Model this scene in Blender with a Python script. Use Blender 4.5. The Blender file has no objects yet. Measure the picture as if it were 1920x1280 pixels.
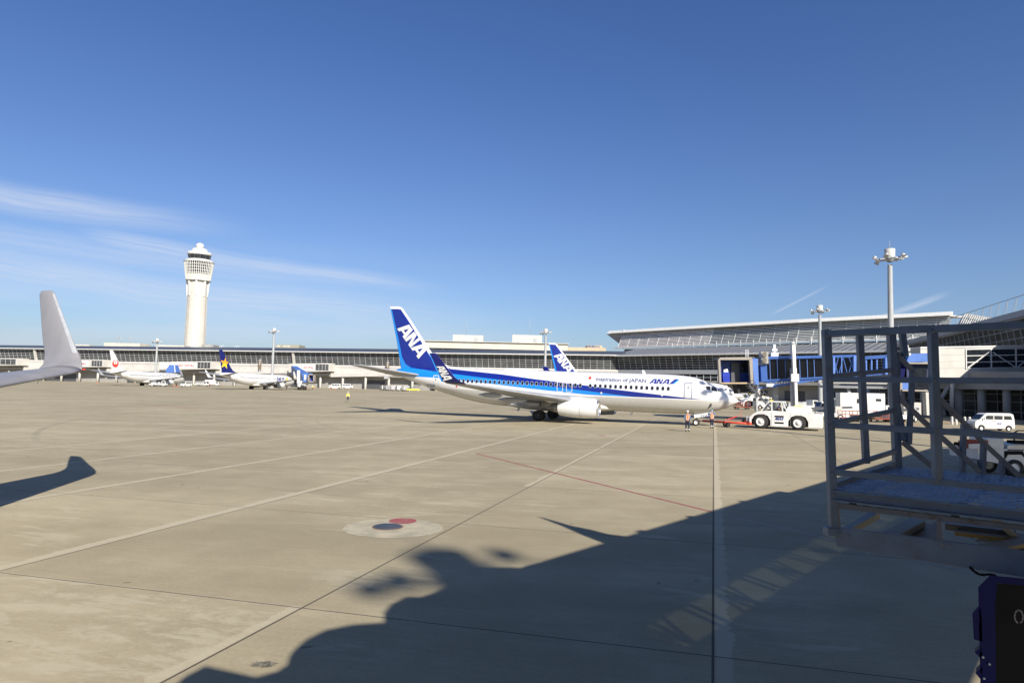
import bpy, bmesh, math, random
from mathutils import Vector, Matrix
random.seed(7)
R = math.radians
scene = bpy.context.scene
C = scene.collection
# ------------------------------------------------------------------ camera
F_PX, PIT, ROL, EYE = 1240.0, 0.0645, 0.0225, 3.733
cd = bpy.data.cameras.new('camera'); cam = bpy.data.objects.new('camera', cd); C.objects.link(cam)
cd.sensor_width = 36; cd.lens = 36 * F_PX / 1920; cd.clip_start = 0.05; cd.clip_end = 20000
_r = Vector((1, 0, 0)); _u = Vector((0, -math.sin(PIT), math.cos(PIT))); _f = Vector((0, math.cos(PIT), math.sin(PIT)))
_x = _r * math.cos(ROL) + _u * math.sin(ROL); _y = -_r * math.sin(ROL) + _u * math.cos(ROL)
m = Matrix.Identity(4)
for i in range(3):
    m[i][0] = _x[i]; m[i][1] = _y[i]; m[i][2] = -_f[i]
m[2][3] = EYE
cam.matrix_world = m
scene.camera = cam
# ------------------------------------------------------------------ world, sun, exposure
SUN_AZ, SUN_EL = 153.0, 32.0
sdir = Vector((math.sin(R(SUN_AZ)) * math.cos(R(SUN_EL)), math.cos(R(SUN_AZ)) * math.cos(R(SUN_EL)), math.sin(R(SUN_EL))))
sd = bpy.data.lights.new('sun', 'SUN'); sun = bpy.data.objects.new('sun', sd); C.objects.link(sun)
sd.energy = 5.0; sd.angle = R(0.53); sd.color = (1.0, 0.93, 0.82)
sun.rotation_euler = sdir.to_track_quat('Z', 'Y').to_euler()
scene.view_settings.view_transform = 'Standard'; scene.view_settings.look = 'None'
scene.view_settings.exposure = 0.54; scene.view_settings.gamma = 1
scene.render.resolution_x = 1024; scene.render.resolution_y = 682

class X:                                   # tiny expression builder for math nodes
    def __init__(s, nt, k): s.nt = nt; s.k = k
    def _m(s, op, *a):
        n = s.nt.nodes.new('ShaderNodeMath'); n.operation = op
        for i, q in enumerate((s,) + a):
            if isinstance(q, X): s.nt.links.new(q.k, n.inputs[i])
            else: n.inputs[i].default_value = q
        return X(s.nt, n.outputs[0])
    def __add__(s, o): return s._m('ADD', o)
    def __sub__(s, o): return s._m('SUBTRACT', o)
    def __mul__(s, o): return s._m('MULTIPLY', o)
    def __truediv__(s, o): return s._m('DIVIDE', o)
    def lt(s, o): return s._m('LESS_THAN', o)
    def gt(s, o): return s._m('GREATER_THAN', o)
    def abs(s): return s._m('ABSOLUTE')
    def fr(s): return s._m('FRACT')
    def fl(s): return s._m('FLOOR')
    def mn(s, o): return s._m('MINIMUM', o)
    def mx(s, o): return s._m('MAXIMUM', o)
    def inv(s): return (s * -1.0) + 1.0
    def ss(s, a, b):                       # smoothstep a..b -> 0..1
        n = s.nt.nodes.new('ShaderNodeMapRange'); n.interpolation_type = 'SMOOTHSTEP'
        s.nt.links.new(s.k, n.inputs[0]); n.inputs[1].default_value = a; n.inputs[2].default_value = b
        return X(s.nt, n.outputs[0])
def xyz(nt, sock):
    n = nt.nodes.new('ShaderNodeSeparateXYZ'); nt.links.new(sock, n.inputs[0])
    return [X(nt, n.outputs[i]) for i in range(3)]
def combine(nt, a, b, c=0.0):
    n = nt.nodes.new('ShaderNodeCombineXYZ')
    for i, q in enumerate((a, b, c)):
        if isinstance(q, X): nt.links.new(q.k, n.inputs[i])
        else: n.inputs[i].default_value = q
    return n.outputs[0]
def noise(nt, vec, scale, detail=4, rough=0.55, dist=0.0):
    n = nt.nodes.new('ShaderNodeTexNoise'); n.inputs['Scale'].default_value = scale; n.inputs['Detail'].default_value = detail
    n.inputs['Roughness'].default_value = rough; n.inputs['Distortion'].default_value = dist
    nt.links.new(vec, n.inputs['Vector']); return X(nt, n.outputs[0])
def mix(nt, fac, a, b):
    n = nt.nodes.new('ShaderNodeMix'); n.data_type = 'RGBA'
    for i, q in ((0, fac), (6, a), (7, b)):
        if isinstance(q, X): nt.links.new(q.k, n.inputs[i])
        elif isinstance(q, bpy.types.NodeSocket): nt.links.new(q, n.inputs[i])
        elif i == 0: n.inputs[0].default_value = q
        else: n.inputs[i].default_value = (*q[:3], 1)
    return n.outputs[2]
def fcurve(nt, x, pts, x1, y1):            # piecewise linear function of a socket
    n = nt.nodes.new('ShaderNodeFloatCurve'); c = n.mapping.curves[0]
    pts = [(min(max(a / x1, 0), 1), min(max(b / y1, 0), 1)) for a, b in pts]
    c.points[0].location = pts[0]; c.points[1].location = pts[-1]
    for p in pts[1:-1]: c.points.new(*p)
    for p in c.points: p.handle_type = 'VECTOR'
    n.mapping.update()
    nt.links.new((x / x1).k, n.inputs['Value'])
    return X(nt, n.outputs[0]) * y1

w = bpy.data.worlds.new('World'); scene.world = w; w.use_nodes = True
nt = w.node_tree; nt.nodes.clear()
sky = nt.nodes.new('ShaderNodeTexSky'); sky.sky_type = 'NISHITA'; sky.sun_disc = False
sky.sun_elevation = R(SUN_EL); sky.sun_rotation = R(SUN_AZ); sky.altitude = 10
sky.air_density = 1.0; sky.dust_density = 1.0; sky.ozone_density = 2.0
tc = nt.nodes.new('ShaderNodeTexCoord')
dx, dy, dz = xyz(nt, tc.outputs['Generated'])
el = dz._m('ARCSINE') * 57.29578
az = dx._m('ARCTAN2', dy) * 57.29578
def streak(a0, e0, a1, e1, w0, amt, seed):  # thin cirrus from (az,el) to (az,el), degrees
    L = math.hypot(a1 - a0, e1 - e0); cx, cy = (a1 - a0) / L, (e1 - e0) / L
    s = (az - a0) * cx + (el - e0) * cy
    t = (az - a0) * (-cy) + (el - e0) * cx
    wob = (noise(nt, combine(nt, s * 0.07, seed, 0), 1.0, 3) - 0.5) * (w0 * 0.7)
    t = t + wob
    m_ = (t.abs() / w0).ss(1.0, 0.0) * s.ss(-1.0, L * 0.12) * s.ss(L, L * 0.6)
    fib = noise(nt, combine(nt, s * 0.12, t * 2.6, seed), 1.0, 9, 0.75, 0.8).ss(0.22, 0.66)
    return m_ * (fib * 0.75 + 0.25) * amt
cl = streak(-60, 12.8, -20.0, 11.5, 1.5, 0.66, 3.1)
for q in (streak(-60, 9.9, -4.5, 7.9, 1.5, 0.42, 9.7), streak(-34, 10.1, -4.0, 7.9, 1.1, 0.60, 5.3), streak(-62, 8.4, 4.0, 5.0, 2.2, 0.62, 14.2),
          streak(-30, 5.2, 8.0, 3.2, 1.4, 0.42, 21.2), streak(21.9, 6.3, 26.0, 8.4, 0.16, 0.40, 2.2), streak(29.0, 5.5, 34.0, 7.5, 0.36, 0.55, 8.1)):
    cl = cl.mx(q)
veil = noise(nt, combine(nt, az * 0.05, el * 0.35, 1.0), 1.0, 5).ss(0.35, 0.75) * el.ss(13.0, 2.0) * az.ss(6.0, -22.0) * 0.62
cl = cl.mx(veil)
skycol = mix(nt, 0.0, sky.outputs[0], (1, 1, 1))
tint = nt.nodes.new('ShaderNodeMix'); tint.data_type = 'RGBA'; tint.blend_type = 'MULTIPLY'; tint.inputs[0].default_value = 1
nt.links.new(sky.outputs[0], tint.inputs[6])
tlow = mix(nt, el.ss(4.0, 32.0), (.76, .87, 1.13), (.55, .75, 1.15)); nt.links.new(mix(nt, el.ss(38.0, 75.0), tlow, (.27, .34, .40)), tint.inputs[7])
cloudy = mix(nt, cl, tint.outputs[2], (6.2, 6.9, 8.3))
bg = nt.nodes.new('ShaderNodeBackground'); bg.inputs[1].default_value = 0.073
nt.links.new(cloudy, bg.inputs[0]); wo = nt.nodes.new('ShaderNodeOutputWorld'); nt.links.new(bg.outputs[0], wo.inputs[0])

# ------------------------------------------------------------------ pixel (1920x1280 photo) -> ray, world point
def ray(u, v):
    U = u - 960; V = v - 640; cr, sr = math.cos(ROL), math.sin(ROL)
    a = (U * cr + V * sr) / F_PX; z = (U * sr - V * cr) / F_PX
    cp, sp = math.cos(PIT), math.sin(PIT)
    return Vector((a, cp - z * sp, sp + z * cp))
def gnd(u, v, z=0.0):
    d = ray(u, v); t = (z - EYE) / d.z; return Vector((0, 0, EYE)) + d * t
def atY(u, v, Y):
    d = ray(u, v); return Vector((0, 0, EYE)) + d * (Y / d.y)
def onplane(u, v, P, n):
    d = ray(u, v); o = Vector((0, 0, EYE)); return o + d * ((Vector(P) - o).dot(n) / d.dot(n))
# ------------------------------------------------------------------ object helpers
def thing(name, label, cat, loc=(0, 0, 0), rz=0.0, group=None, kind=None):
    o = bpy.data.objects.new(name, None); C.objects.link(o); o.location = loc; o.rotation_euler = (0, 0, rz)
    o.empty_display_size = 0.3
    return tag(o, label, cat, group, kind)
def tag(o, label=None, cat=None, group=None, kind=None):
    if label: o['label'] = label
    if cat: o['category'] = cat
    if group: o['group'] = group
    if kind: o['kind'] = kind
    return o
class MB:
    def __init__(s): s.v = []; s.f = []; s.sm = []
    def add(s, vs, fs, smooth=False):
        k = len(s.v); s.v += [tuple(p) for p in vs]; s.f += [tuple(i + k for i in f) for f in fs]; s.sm += [smooth] * len(fs); return s
    def box(s, c, d, rz=0.0, M=None):
        x, y, z = d[0] / 2, d[1] / 2, d[2] / 2; q = M or Matrix.Rotation(rz, 3, 'Z'); c = Vector(c)
        vs = [c + q @ Vector(p) for p in ((-x, -y, -z), (x, -y, -z), (x, y, -z), (-x, y, -z), (-x, -y, z), (x, -y, z), (x, y, z), (-x, y, z))]
        return s.add(vs, [(0, 3, 2, 1), (4, 5, 6, 7), (0, 1, 5, 4), (1, 2, 6, 5), (2, 3, 7, 6), (3, 0, 4, 7)])
    def bar(s, p, q, w, h=None, up=(0, 0, 1)):
        h = h or w; p = Vector(p); q = Vector(q); d = (q - p); L = d.length
        if L < 1e-6: return s
        d.normalize(); up = Vector(up)
        if abs(d.dot(up)) > .98: up = Vector((0, 1, 0)) if abs(d.y) < .9 else Vector((1, 0, 0))
        a = d.cross(up).normalized(); b = a.cross(d).normalized()
        M = Matrix((a, d, b)).transposed()
        return s.box((p + q) / 2, (w, L, h), M=M)
    def tube(s, p, q, r, r2=None, n=10, cap=True, smooth=True):
        r2 = r if r2 is None else r2; p = Vector(p); q = Vector(q); d = (q - p).normalized()
        a = d.orthogonal().normalized(); b = d.cross(a)
        vs = [c + (a * math.cos(t) + b * math.sin(t)) * rr for c, rr in ((p, r), (q, r2)) for t in [2 * math.pi * i / n for i in range(n)]]
        fs = [(i, (i + 1) % n, n + (i + 1) % n, n + i) for i in range(n)]; s.add(vs, fs, smooth)
        if cap: s.add(vs, [tuple(range(n))[::-1], tuple(range(n, 2 * n))], False)
        return s
    def lathe(s, prof, o=(0, 0, 0), ax='z', n=24, smooth=True, sq=1.0):  # prof: (t along axis, radius)
        o = Vector(o); vs = []
        for t, r in prof:
            for i in range(n):
                c, q = math.cos(2 * math.pi * i / n) * r, math.sin(2 * math.pi * i / n) * r
                vs.append(o + (Vector((c, q, t)) if ax == 'z' else Vector((t, c, q * (sq if q < 0 else 1))) if ax == 'x' else Vector((c, t, q))))
        fs = [(j * n + i, j * n + (i + 1) % n, (j + 1) * n + (i + 1) % n, (j + 1) * n + i) for j in range(len(prof) - 1) for i in range(n)]
        return s.add(vs, fs, smooth)
    def poly(s, pts): return s.add(pts, [tuple(range(len(pts)))])
    def prism(s, pts, off):                # closed polygon pushed along a vector
        off = Vector(off); n = len(pts); a = [Vector(p) for p in pts]; b = [p + off for p in a]
        return s.add(a + b, [tuple(range(n))[::-1], tuple(range(n, 2 * n))] + [(i, (i + 1) % n, n + (i + 1) % n, n + i) for i in range(n)])
    def loft(s, rings, smooth=True, cap=True):
        n = len(rings[0]); vs = [p for r in rings for p in r]
        fs = [(j * n + i, j * n + (i + 1) % n, (j + 1) * n + (i + 1) % n, (j + 1) * n + i) for j in range(len(rings) - 1) for i in range(n)]
        s.add(vs, fs, smooth)
        if cap: s.add(list(rings[0]) + list(rings[-1]), [tuple(range(n))[::-1], tuple(range(n, 2 * n))])
        return s
    def sphere(s, c, r, n=12, sc=(1, 1, 1)):
        c = Vector(c)
        prof = [(-math.cos(math.pi * j / n), math.sin(math.pi * j / n)) for j in range(n + 1)]
        vs = [c + Vector((rr * math.cos(2 * math.pi * i / n) * r * sc[0], rr * math.sin(2 * math.pi * i / n) * r * sc[1], t * r * sc[2])) for t, rr in prof for i in range(n)]
        return s.add(vs, [(j * n + i, j * n + (i + 1) % n, (j + 1) * n + (i + 1) % n, (j + 1) * n + i) for j in range(n) for i in range(n)], True)
    def build(s, name, mat, parent=None, bevel=0.0, world=False):
        me = bpy.data.meshes.new(name); vs = s.v
        if world and parent:
            parent_ = parent
            while parent_.parent: parent_ = parent_.parent
            Mi = (Matrix.Translation(parent_.location) @ parent_.rotation_euler.to_matrix().to_4x4()).inverted()
            vs = [tuple(Mi @ Vector(p)) for p in vs]
        me.from_pydata(vs, [], s.f); me.polygons.foreach_set('use_smooth', s.sm); me.validate(); 
        bm = bmesh.new(); bm.from_mesh(me); bmesh.ops.remove_doubles(bm, verts=bm.verts, dist=1e-5)
        bmesh.ops.recalc_face_normals(bm, faces=bm.faces)
        if bevel:
            bmesh.ops.bevel(bm, geom=[e for e in bm.edges if len(e.link_faces) == 2 and e.calc_face_angle(0) > 0.5], offset=bevel, segments=2, affect='EDGES', profile=0.5)
        bm.to_mesh(me); bm.free()
        me.materials.append(mat); o = bpy.data.objects.new(name, me); C.objects.link(o)
        if parent: o.parent = parent
        return o
def copy_tree(o, parent=None):
    c = o.copy(); C.objects.link(c); c.parent = parent
    for ch in list(o.children): copy_tree(ch, c)
    return c
def dup(o, loc, rz, label, group=None):
    c = copy_tree(o); c.location = loc; c.rotation_euler = (0, 0, rz); c['label'] = label
    if group: c['group'] = group
    return c
# ------------------------------------------------------------------ materials
def newmat(name):
    mt = bpy.data.materials.new(name); mt.use_nodes = True; nt = mt.node_tree
    b = nt.nodes['Principled BSDF']; tcn = nt.nodes.new('ShaderNodeTexCoord'); return mt, nt, b, tcn.outputs['Object']
def mat(name, col, rough=0.5, metal=0.0, var=0.10, scale=1.5, bump=0.0, dirt=None, spec=0.5, bscale=30, stretch=None):
    mt, nt, b, oc = newmat(name)
    if stretch:
        mp = nt.nodes.new('ShaderNodeMapping'); mp.inputs['Scale'].default_value = stretch; nt.links.new(oc, mp.inputs[0]); oc2 = mp.outputs[0]
    else: oc2 = oc
    n = noise(nt, oc2, scale, 6, 0.6)
    lo = tuple(c * (1 - var) for c in col); hi = tuple(min(1, c * (1 + var)) for c in col)
    c = mix(nt, n.ss(0.25, 0.75), lo, hi)
    if dirt:
        d = noise(nt, oc2, scale * 2.3, 8, 0.7); c = mix(nt, d.ss(0.56, 0.75) * dirt[1], c, dirt[0])
    nt.links.new(c, b.inputs['Base Color']); b.inputs['Metallic'].default_value = metal
    nt.links.new((n.ss(0, 1) * 0.16 + (rough - 0.08)).k, b.inputs['Roughness']); b.inputs['Specular IOR Level'].default_value = spec
    if bump:
        bp = nt.nodes.new('ShaderNodeBump'); bp.inputs['Strength'].default_value = bump; bp.inputs['Distance'].default_value = 0.01
        nt.links.new(noise(nt, oc, bscale, 5).k, bp.inputs['Height']); nt.links.new(bp.outputs[0], b.inputs['Normal'])
    return mt
M = dict(
 white=mat('white_paint', (.66, .66, .63), .35, dirt=((.45, .42, .36), .25)),
 offwhite=mat('off_white_panel', (.52, .50, .46), .5, dirt=((.42, .39, .33), .3), scale=.4),
 cream=mat('cream_concrete_panel', (.55, .52, .44), .7, dirt=((.55, .52, .44), .3), scale=.25),
 rust_white=mat('rust_stained_white', (.70, .69, .66), .45, dirt=((.52, .32, .14), .4), scale=.8),
 grey=mat('grey_paint', (.34, .35, .36), .5, dirt=((.18, .17, .16), .4)),
 midgrey=mat('mid_grey_concrete', (.30, .29, .27), .8, scale=.5, dirt=((.18, .17, .16), .4)),
 dgrey=mat('dark_grey_metal', (.07, .075, .085), .5),
 roof=mat('slate_grey_roof', (.085, .095, .115), .42, metal=.2, scale=.15),
 galv=mat('galvanised_steel', (.50, .51, .52), .45, metal=.35, scale=5, dirt=((.30, .29, .27), .4)),
 polegrey=mat('pole_grey', (.36, .375, .38), .5, scale=2, stretch=(1, 1, .2)),
 stair=mat('blue_grey_stair_paint', (.120, .165, .22), .45, var=.16, scale=6, bump=.25, dirt=((.10, .075, .055), .75)),
 stairlit=mat('sunlit_worn_handrail', (.27, .24, .19), .5, var=.2, scale=8, dirt=((.10, .07, .04), .5)),  # tan base paints sunlight onto the rails; the dark blotches are wear
 yellow=mat('old_yellow_steel', (.13, .09, .03), .55, scale=4, dirt=((.10, .06, .03), .6)),
 black=mat('black_rubber', (.006, .006, .007), .8, spec=.2),
 tyre=mat('tyre_rubber', (.022, .021, .020), .85, scale=8, dirt=((.08, .07, .06), .4)),
 navy=mat('navy_paint', (.001, .003, .06), .6, scale=3, spec=.15),
 jblue=mat('jet_bridge_blue', (.075, .165, .46), .42, scale=1, dirt=((.06, .12, .3), .3)),
 blue=mat('deep_blue', (.012, .035, .34), .3, spec=.5),
 cyan=mat('sky_blue_paint', (.03, .30, .80), .3),
 red=mat('red_paint', (.62, .05, .03), .4),
 orange=mat('orange_vest', (.90, .22, .05), .7, scale=9),
 yvest=mat('yellow_vest', (.72, .75, .08), .7, scale=9),
 refl=mat('reflective_tape', (.55, .55, .5), .35),
 cloth=mat('navy_workwear', (.025, .03, .055), .85, scale=12),
 bcloth=mat('blue_shirt', (.08, .15, .28), .85, scale=12),
 skin=mat('skin', (.50, .28, .18), .6),
 cone=mat('cone_orange', (.75, .13, .03), .6),
 yel=mat('bright_yellow', (.85, .60, .02), .45),
 glass=mat('dark_window_glass', (.018, .022, .028), .12, spec=.8, var=.3),
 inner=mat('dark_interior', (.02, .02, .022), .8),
 alu=mat('bare_aluminium', (.72, .72, .74), .22, metal=.9, scale=3),
 steel=mat('dull_steel', (.28, .27, .26), .45, metal=.6, scale=4),
 wing=mat('wing_grey', (.36, .37, .39), .38, metal=.15, scale=.6, stretch=(.3, 1.5, 1), dirt=((.22, .22, .22), .35)),
 ownwing=mat('grey_wing_paint', (.245, .24, .25), .40, metal=.0, scale=1.2, stretch=(1.2, 1.2, .4), dirt=((.22, .22, .25), .35)),
 tan=mat('tan_grating', (.45, .33, .18), .6),
 bellow=mat('grey_bellows', (.30, .27, .23), .85, scale=3, stretch=(1, 1, 6), dirt=((.12, .1, .09), .5)),
 brown=mat('brown_cladding', (.16, .08, .04), .7),
 beige=mat('beige_tile', (.50, .40, .28), .7, scale=.3),
 txt=mat('grey_lettering', (.10, .12, .22), .5),
 txtblue=mat('blue_lettering', (.015, .03, .22), .4),
 sred=mat('sign_red', (.70, .06, .10), .5),
 sgrey=mat('sign_grey', (.30, .31, .33), .5),
)
# ------------------------------------------------------------------ ground
def ground():
    mt, nt, b, oc = newmat('apron_concrete')
    x, y, z = xyz(nt, oc)
    u = x * 0.9563 - y * 0.2924; v = x * 0.2453 + y * 0.9694
    uv = combine(nt, u, v, 0)
    big = noise(nt, uv, 0.05, 5, 0.6); med = noise(nt, uv, 0.5, 6, 0.65); fine = noise(nt, uv, 14, 6, 0.7)
    strv = combine(nt, x * 0.03, y * 0.35, 0); drag = noise(nt, strv, 1.0, 5, 0.6, 0.5)
    broom = noise(nt, combine(nt, u * 0.6, v * 9.0, 0), 1.0, 4, 0.6)
    cell = nt.nodes.new('ShaderNodeTexWhiteNoise'); cell.noise_dimensions = '2D'
    ui = ((u + 0.0) / 6.45).fl(); vi = ((v - 9.95) / 7.05).fl(); nt.links.new(combine(nt, ui, vi, 0), cell.inputs[0])
    cl_ = X(nt, cell.outputs[0])
    t = big.ss(0.3, 0.7) * 0.24 + med.ss(0.25, 0.75) * 0.24 + fine.ss(0.2, 0.8) * 0.22 + drag.ss(0.3, 0.7) * 0.20 + cl_ * 0.16 + broom.ss(.3, .7) * 0.08
    c = mix(nt, t.ss(0.25, 1.0), (.285, .243, .158), (.435, .378, .256))
    # pale scuffs
    pn = noise(nt, combine(nt, u * 0.45 + 3.0, v * 1.6, 0), 1.0, 7, 0.72, 0.4)
    reg = noise(nt, uv, 0.13, 2).ss(0.46, 0.60)
    c = mix(nt, pn.ss(0.52, 0.64) * reg * 0.6, c, (.48, .43, .31))
    reg2 = u.lt(-6.5) * v.lt(9.95)
    c = mix(nt, noise(nt, combine(nt, u * 0.8 + 1.0, v * 1.9, 4.0), 1.0, 8, 0.75, 0.3).ss(0.47, 0.60) * reg2 * 0.55, c, (.49, .44, .32))
    # oil spots and dark drag marks far out
    dk = noise(nt, combine(nt, x * 0.02 + 8.0, y * 0.55, 3.0), 1.0, 5, 0.6, 1.2)
    c = mix(nt, dk.ss(0.60, 0.66) * y.ss(45.0, 80.0) * 0.55, c, (.12, .09, .065))
    sp = noise(nt, uv, 2.3, 2, 0.4); c = mix(nt, sp.ss(0.755, 0.78) * 0.6, c, (.09, .08, .06))
    # rubber arcs
    rr = ((x - 14.0) * (x - 14.0) + (y - 70.0) * (y - 70.0))._m('SQRT')
    for r0 in (33.0, 34.6, 52.0):
        c = mix(nt, (rr - r0).abs().ss(0.28, 0.10) * big.ss(0.45, 0.6) * 0.25, c, (.13, .115, .09))
    # pale sealant strips next to joints
    wn = noise(nt, combine(nt, v * 0.8, ui, 0), 1.0, 6, 0.7).ss(0.2, 0.8); wn2 = noise(nt, combine(nt, v * 3.5, u * 2.0, 2.0), 1.0, 5, 0.7)
    fu = ((u / 6.45).fr()) * 6.45       # distance right of joint
    left = fu.inv() + 5.45              # distance left of next joint
    wl = wn * 0.22 + (wn2 - 0.5) * 0.26 + 0.10 + u.lt(-10.0) * 0.13
    mL = left.lt(wl) * u.lt(-3.0) * left.gt(0.03)
    dline = (u + 6.48).abs().lt(0.9) * v.gt(10.0) * v.lt(24.0)
    mL = mL * dline.inv()
    wr = wn * 0.20 + (wn2 - 0.5) * 0.36 + 0.16
    mR = u.gt(0.04) * u.lt(wr)
    strip = mL.mx(mR) * (fine.ss(0.2, 0.5) * 0.4 + 0.6)
    fv = ((v - 9.95) / 7.05).fr() * 7.05
    mV = fv.inv().abs().lt(3.0) * 0.0
    mv2 = fv.lt(wn * 0.10) * u.lt(-6.0) * big.ss(0.45, 0.55) * 0.6
    c = mix(nt, strip.mx(mv2) * (v.lt(9.95) * -0.22 + 0.78), c, (.48, .425, .31))
    gr = noise(nt, uv, 60, 3, 0.8); c = mix(nt, gr.ss(0.35, 0.5) * 0.0 + gr.ss(0.60, 0.72) * 0.22, c, (.13, .115, .08)); c = mix(nt, noise(nt, uv, 38, 4, 0.8).ss(0.60, 0.72) * 0.30, c, (.52, .47, .35))
    edge = noise(nt, combine(nt, u * 0.25, v * 0.9, 5.0), 1.0, 8, 0.78); c = mix(nt, edge.ss(0.57, 0.61) * noise(nt, uv, 0.21, 2).ss(0.5, 0.62) * 0.5, c, (.47, .425, .31))
    # joints
    ju = ((u / 6.45 + 0.5).fr() - 0.5).abs() * 6.45; jv = (((v - 9.95) / 7.05 + 0.5).fr() - 0.5).abs() * 7.05
    jl = (ju.lt(0.018)).mx(jv.lt(0.014))
    c = mix(nt, jl * 0.85, c, (.035, .03, .026))
    nt.links.new(c, b.inputs['Base Color']); b.inputs['Roughness'].default_value = .85; b.inputs['Specular IOR Level'].default_value = .3
    bp = nt.nodes.new('ShaderNodeBump'); bp.inputs['Strength'].default_value = .35; bp.inputs['Distance'].default_value = .012
    nt.links.new((fine + broom * 0.6).k, bp.inputs['Height']); nt.links.new(bp.outputs[0], b.inputs['Normal'])
    g = MB(); g.poly([(-6000, -3000, 0), (6000, -3000, 0), (6000, 9000, 0), (-6000, 9000, 0)])
    tag(g.build('ground', mt), kind='structure')
ground()
def sheet_mat(name, col, worn=0.4, sc=6):
    mt, nt, b, oc = newmat(name); n = noise(nt, oc, sc, 7, .7); n2 = noise(nt, oc, sc * .25, 4, .6)
    c = mix(nt, n.ss(.35, .65) * worn, col, (.30, .27, .20)); c = mix(nt, n2.ss(.3, .7) * .3, c, tuple(k * .8 for k in col))
    nt.links.new(c, b.inputs['Base Color']); b.inputs['Roughness'].default_value = .8
    return mt
def line_on_ground(name, pts, wd, mt, z=0.004):
    mb = MB(); P = [Vector((p[0], p[1], z)) for p in pts]; A = []; B = []
    for i, p in enumerate(P):
        d = (P[min(i + 1, len(P) - 1)] - P[max(i - 1, 0)]).normalized(); n = Vector((-d.y, d.x, 0)) * wd / 2
        A.append(p + n); B.append(p - n)
    for i in range(len(P) - 1): mb.poly([A[i], A[i + 1], B[i + 1], B[i]])
    return tag(mb.build(name, mt), kind='structure')
mred = sheet_mat('red_line_paint', (.30, .05, .06), .45, 3)
mbrown = sheet_mat('faded_brown_line', (.22, .12, .08), .5, 2)
mpale = sheet_mat('worn_white_line', (.44, .40, .36), .6, 8)
mor = sheet_mat('orange_marking_paint', (.50, .16, .04), .4, .6)
mpatch = sheet_mat('pale_patch_concrete', (.47, .42, .30), .85, 2.2)
line_on_ground('red_ground_line', [(-1.77, 35.63), (6.23, 20.34)], .13, mred)
line_on_ground('red_ground_line', [(-1.77, 35.63), (5.29, 40.22), (15.69, 44.6), (23.95, 49.5)], .10, mbrown)
line_on_ground('white_ground_line', [(6.29, 20.18), (8.25, 16.95), (9.91, 13.92), (11.5, 11.0)], .08, mpale)
for a, b_ in (((150, 742), (300, 744)), ((375, 766), (240, 756)), ((240, 756), (150, 753)), ((1690, 800), (1800, 790))):
    p, q = gnd(*a), gnd(*b_); line_on_ground('orange_ground_line', [(p.x, p.y), (q.x, q.y)], .25, mor)
for a, b_ in (((1660, 868), (1910, 858)), ((1700, 880), (1920, 886)), ((1640, 905), (1700, 868)), ((1770, 862), (1840, 885)), ((1700, 895), (1920, 897))):
    p, q = gnd(*a), gnd(*b_); line_on_ground('white_ground_line', [(p.x, p.y), (q.x, q.y)], .09, mpale, .008)
def disc(name, c, rx, ry, mt, z, rot=0.0, wob=0.0, n=48):
    pts = []
    for i in range(n):
        t = 2 * math.pi * i / n; k = 1 + wob * (random.random() - .5)
        x, y = rx * k * math.cos(t), ry * k * math.sin(t); pts.append((c[0] + x * math.cos(rot) - y * math.sin(rot), c[1] + x * math.sin(rot) + y * math.cos(rot), z))
    return MB().poly(pts).build(name, mt)
tag(disc('concrete_patch', (-2.93, 17.2), 1.28, 1.12, mpatch, .005, wob=.05), kind='structure')
g = gnd(727, 987.5); hy = thing('hydrant_cover', 'round dark steel hydrant cover set in the pale concrete patch', 'manhole cover', (g.x, g.y, 0.01))
o = MB().lathe([(0, .36), (.012, .35), (.014, 0.0)], n=40).build('cover_plate', mat('cover_steel', (.075, .085, .105), .5, metal=.3, scale=9), hy)
MB().lathe([(-.003, .40), (.004, .39), (.0045, .36)], n=40).build('rim', mat('rusty_rim', (.20, .12, .07), .8, scale=8), hy)
g = gnd(755, 976.5); tag(disc('red_spot_marking', (g.x, g.y), .37, .36, mred, .010), kind='structure')
g = gnd(1131, 816.5); tag(disc('concrete_patch', (g.x, g.y), 1.3, .8, mpatch, .005, wob=.1), kind='structure')
tag(disc('red_spot_marking', (g.x - .1, g.y), .35, .3, mred, .010), kind='structure')
g = gnd(495, 1245); tag(disc('oil_stain', (g.x, g.y), .16, .09, sheet_mat('oil_stain', (.08, .07, .05), .8, 14), .004, wob=.5), kind='structure')
OWN_PSI, OWN_X, OWN_Y, OWN_Z = 18.84, 2.553, -3.502, 0.188
# ------------------------------------------------------------------ airliners (local frame: x = -a with a metres aft of the nose, y left, z up)
SH = lambda a: .013 * (a - 12)
ST = [  # a, top, bottom, half width, widest height
 (0.00, 2.76, 2.70, .03, 2.73), (.08, 2.89, 2.57, .14, 2.73), (.30, 3.05, 2.41, .32, 2.74), (.70, 3.28, 2.19, .57, 2.78), (1.20, 3.54, 1.96, .84, 2.84),
 (1.70, 3.80, 1.77, 1.08, 2.89), (2.20, 4.10, 1.62, 1.28, 2.95), (2.80, 4.43, 1.48, 1.46, 3.02),  (3.50, 4.74, 1.36, 1.61, 3.10), (4.50, 4.98, 1.27, 1.74, 3.18), (6.0, 5.12, 1.21, 1.85, 3.25),
 (8.0, 5.16, 1.20, 1.88, 3.28), (14.0, 5.16, 1.20, 1.88, 3.28), (20.0, 5.16, 1.20, 1.88, 3.28), (24.0, 5.16, 1.20, 1.88, 3.28), (26.5, 5.16, 1.34, 1.86, 3.32), (29.0, 5.16, 1.72, 1.74, 3.48), (31.5, 5.15, 2.30, 1.50, 3.72),
 (33.5, 5.13, 2.84, 1.20, 3.95), (35.5, 5.08, 3.42, .84, 4.20), (37.0, 4.98, 3.88, .50, 4.42), (37.8, 4.84, 4.15, .26, 4.50), (38.05, 4.66, 4.36, .10, 4.51)]
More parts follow.
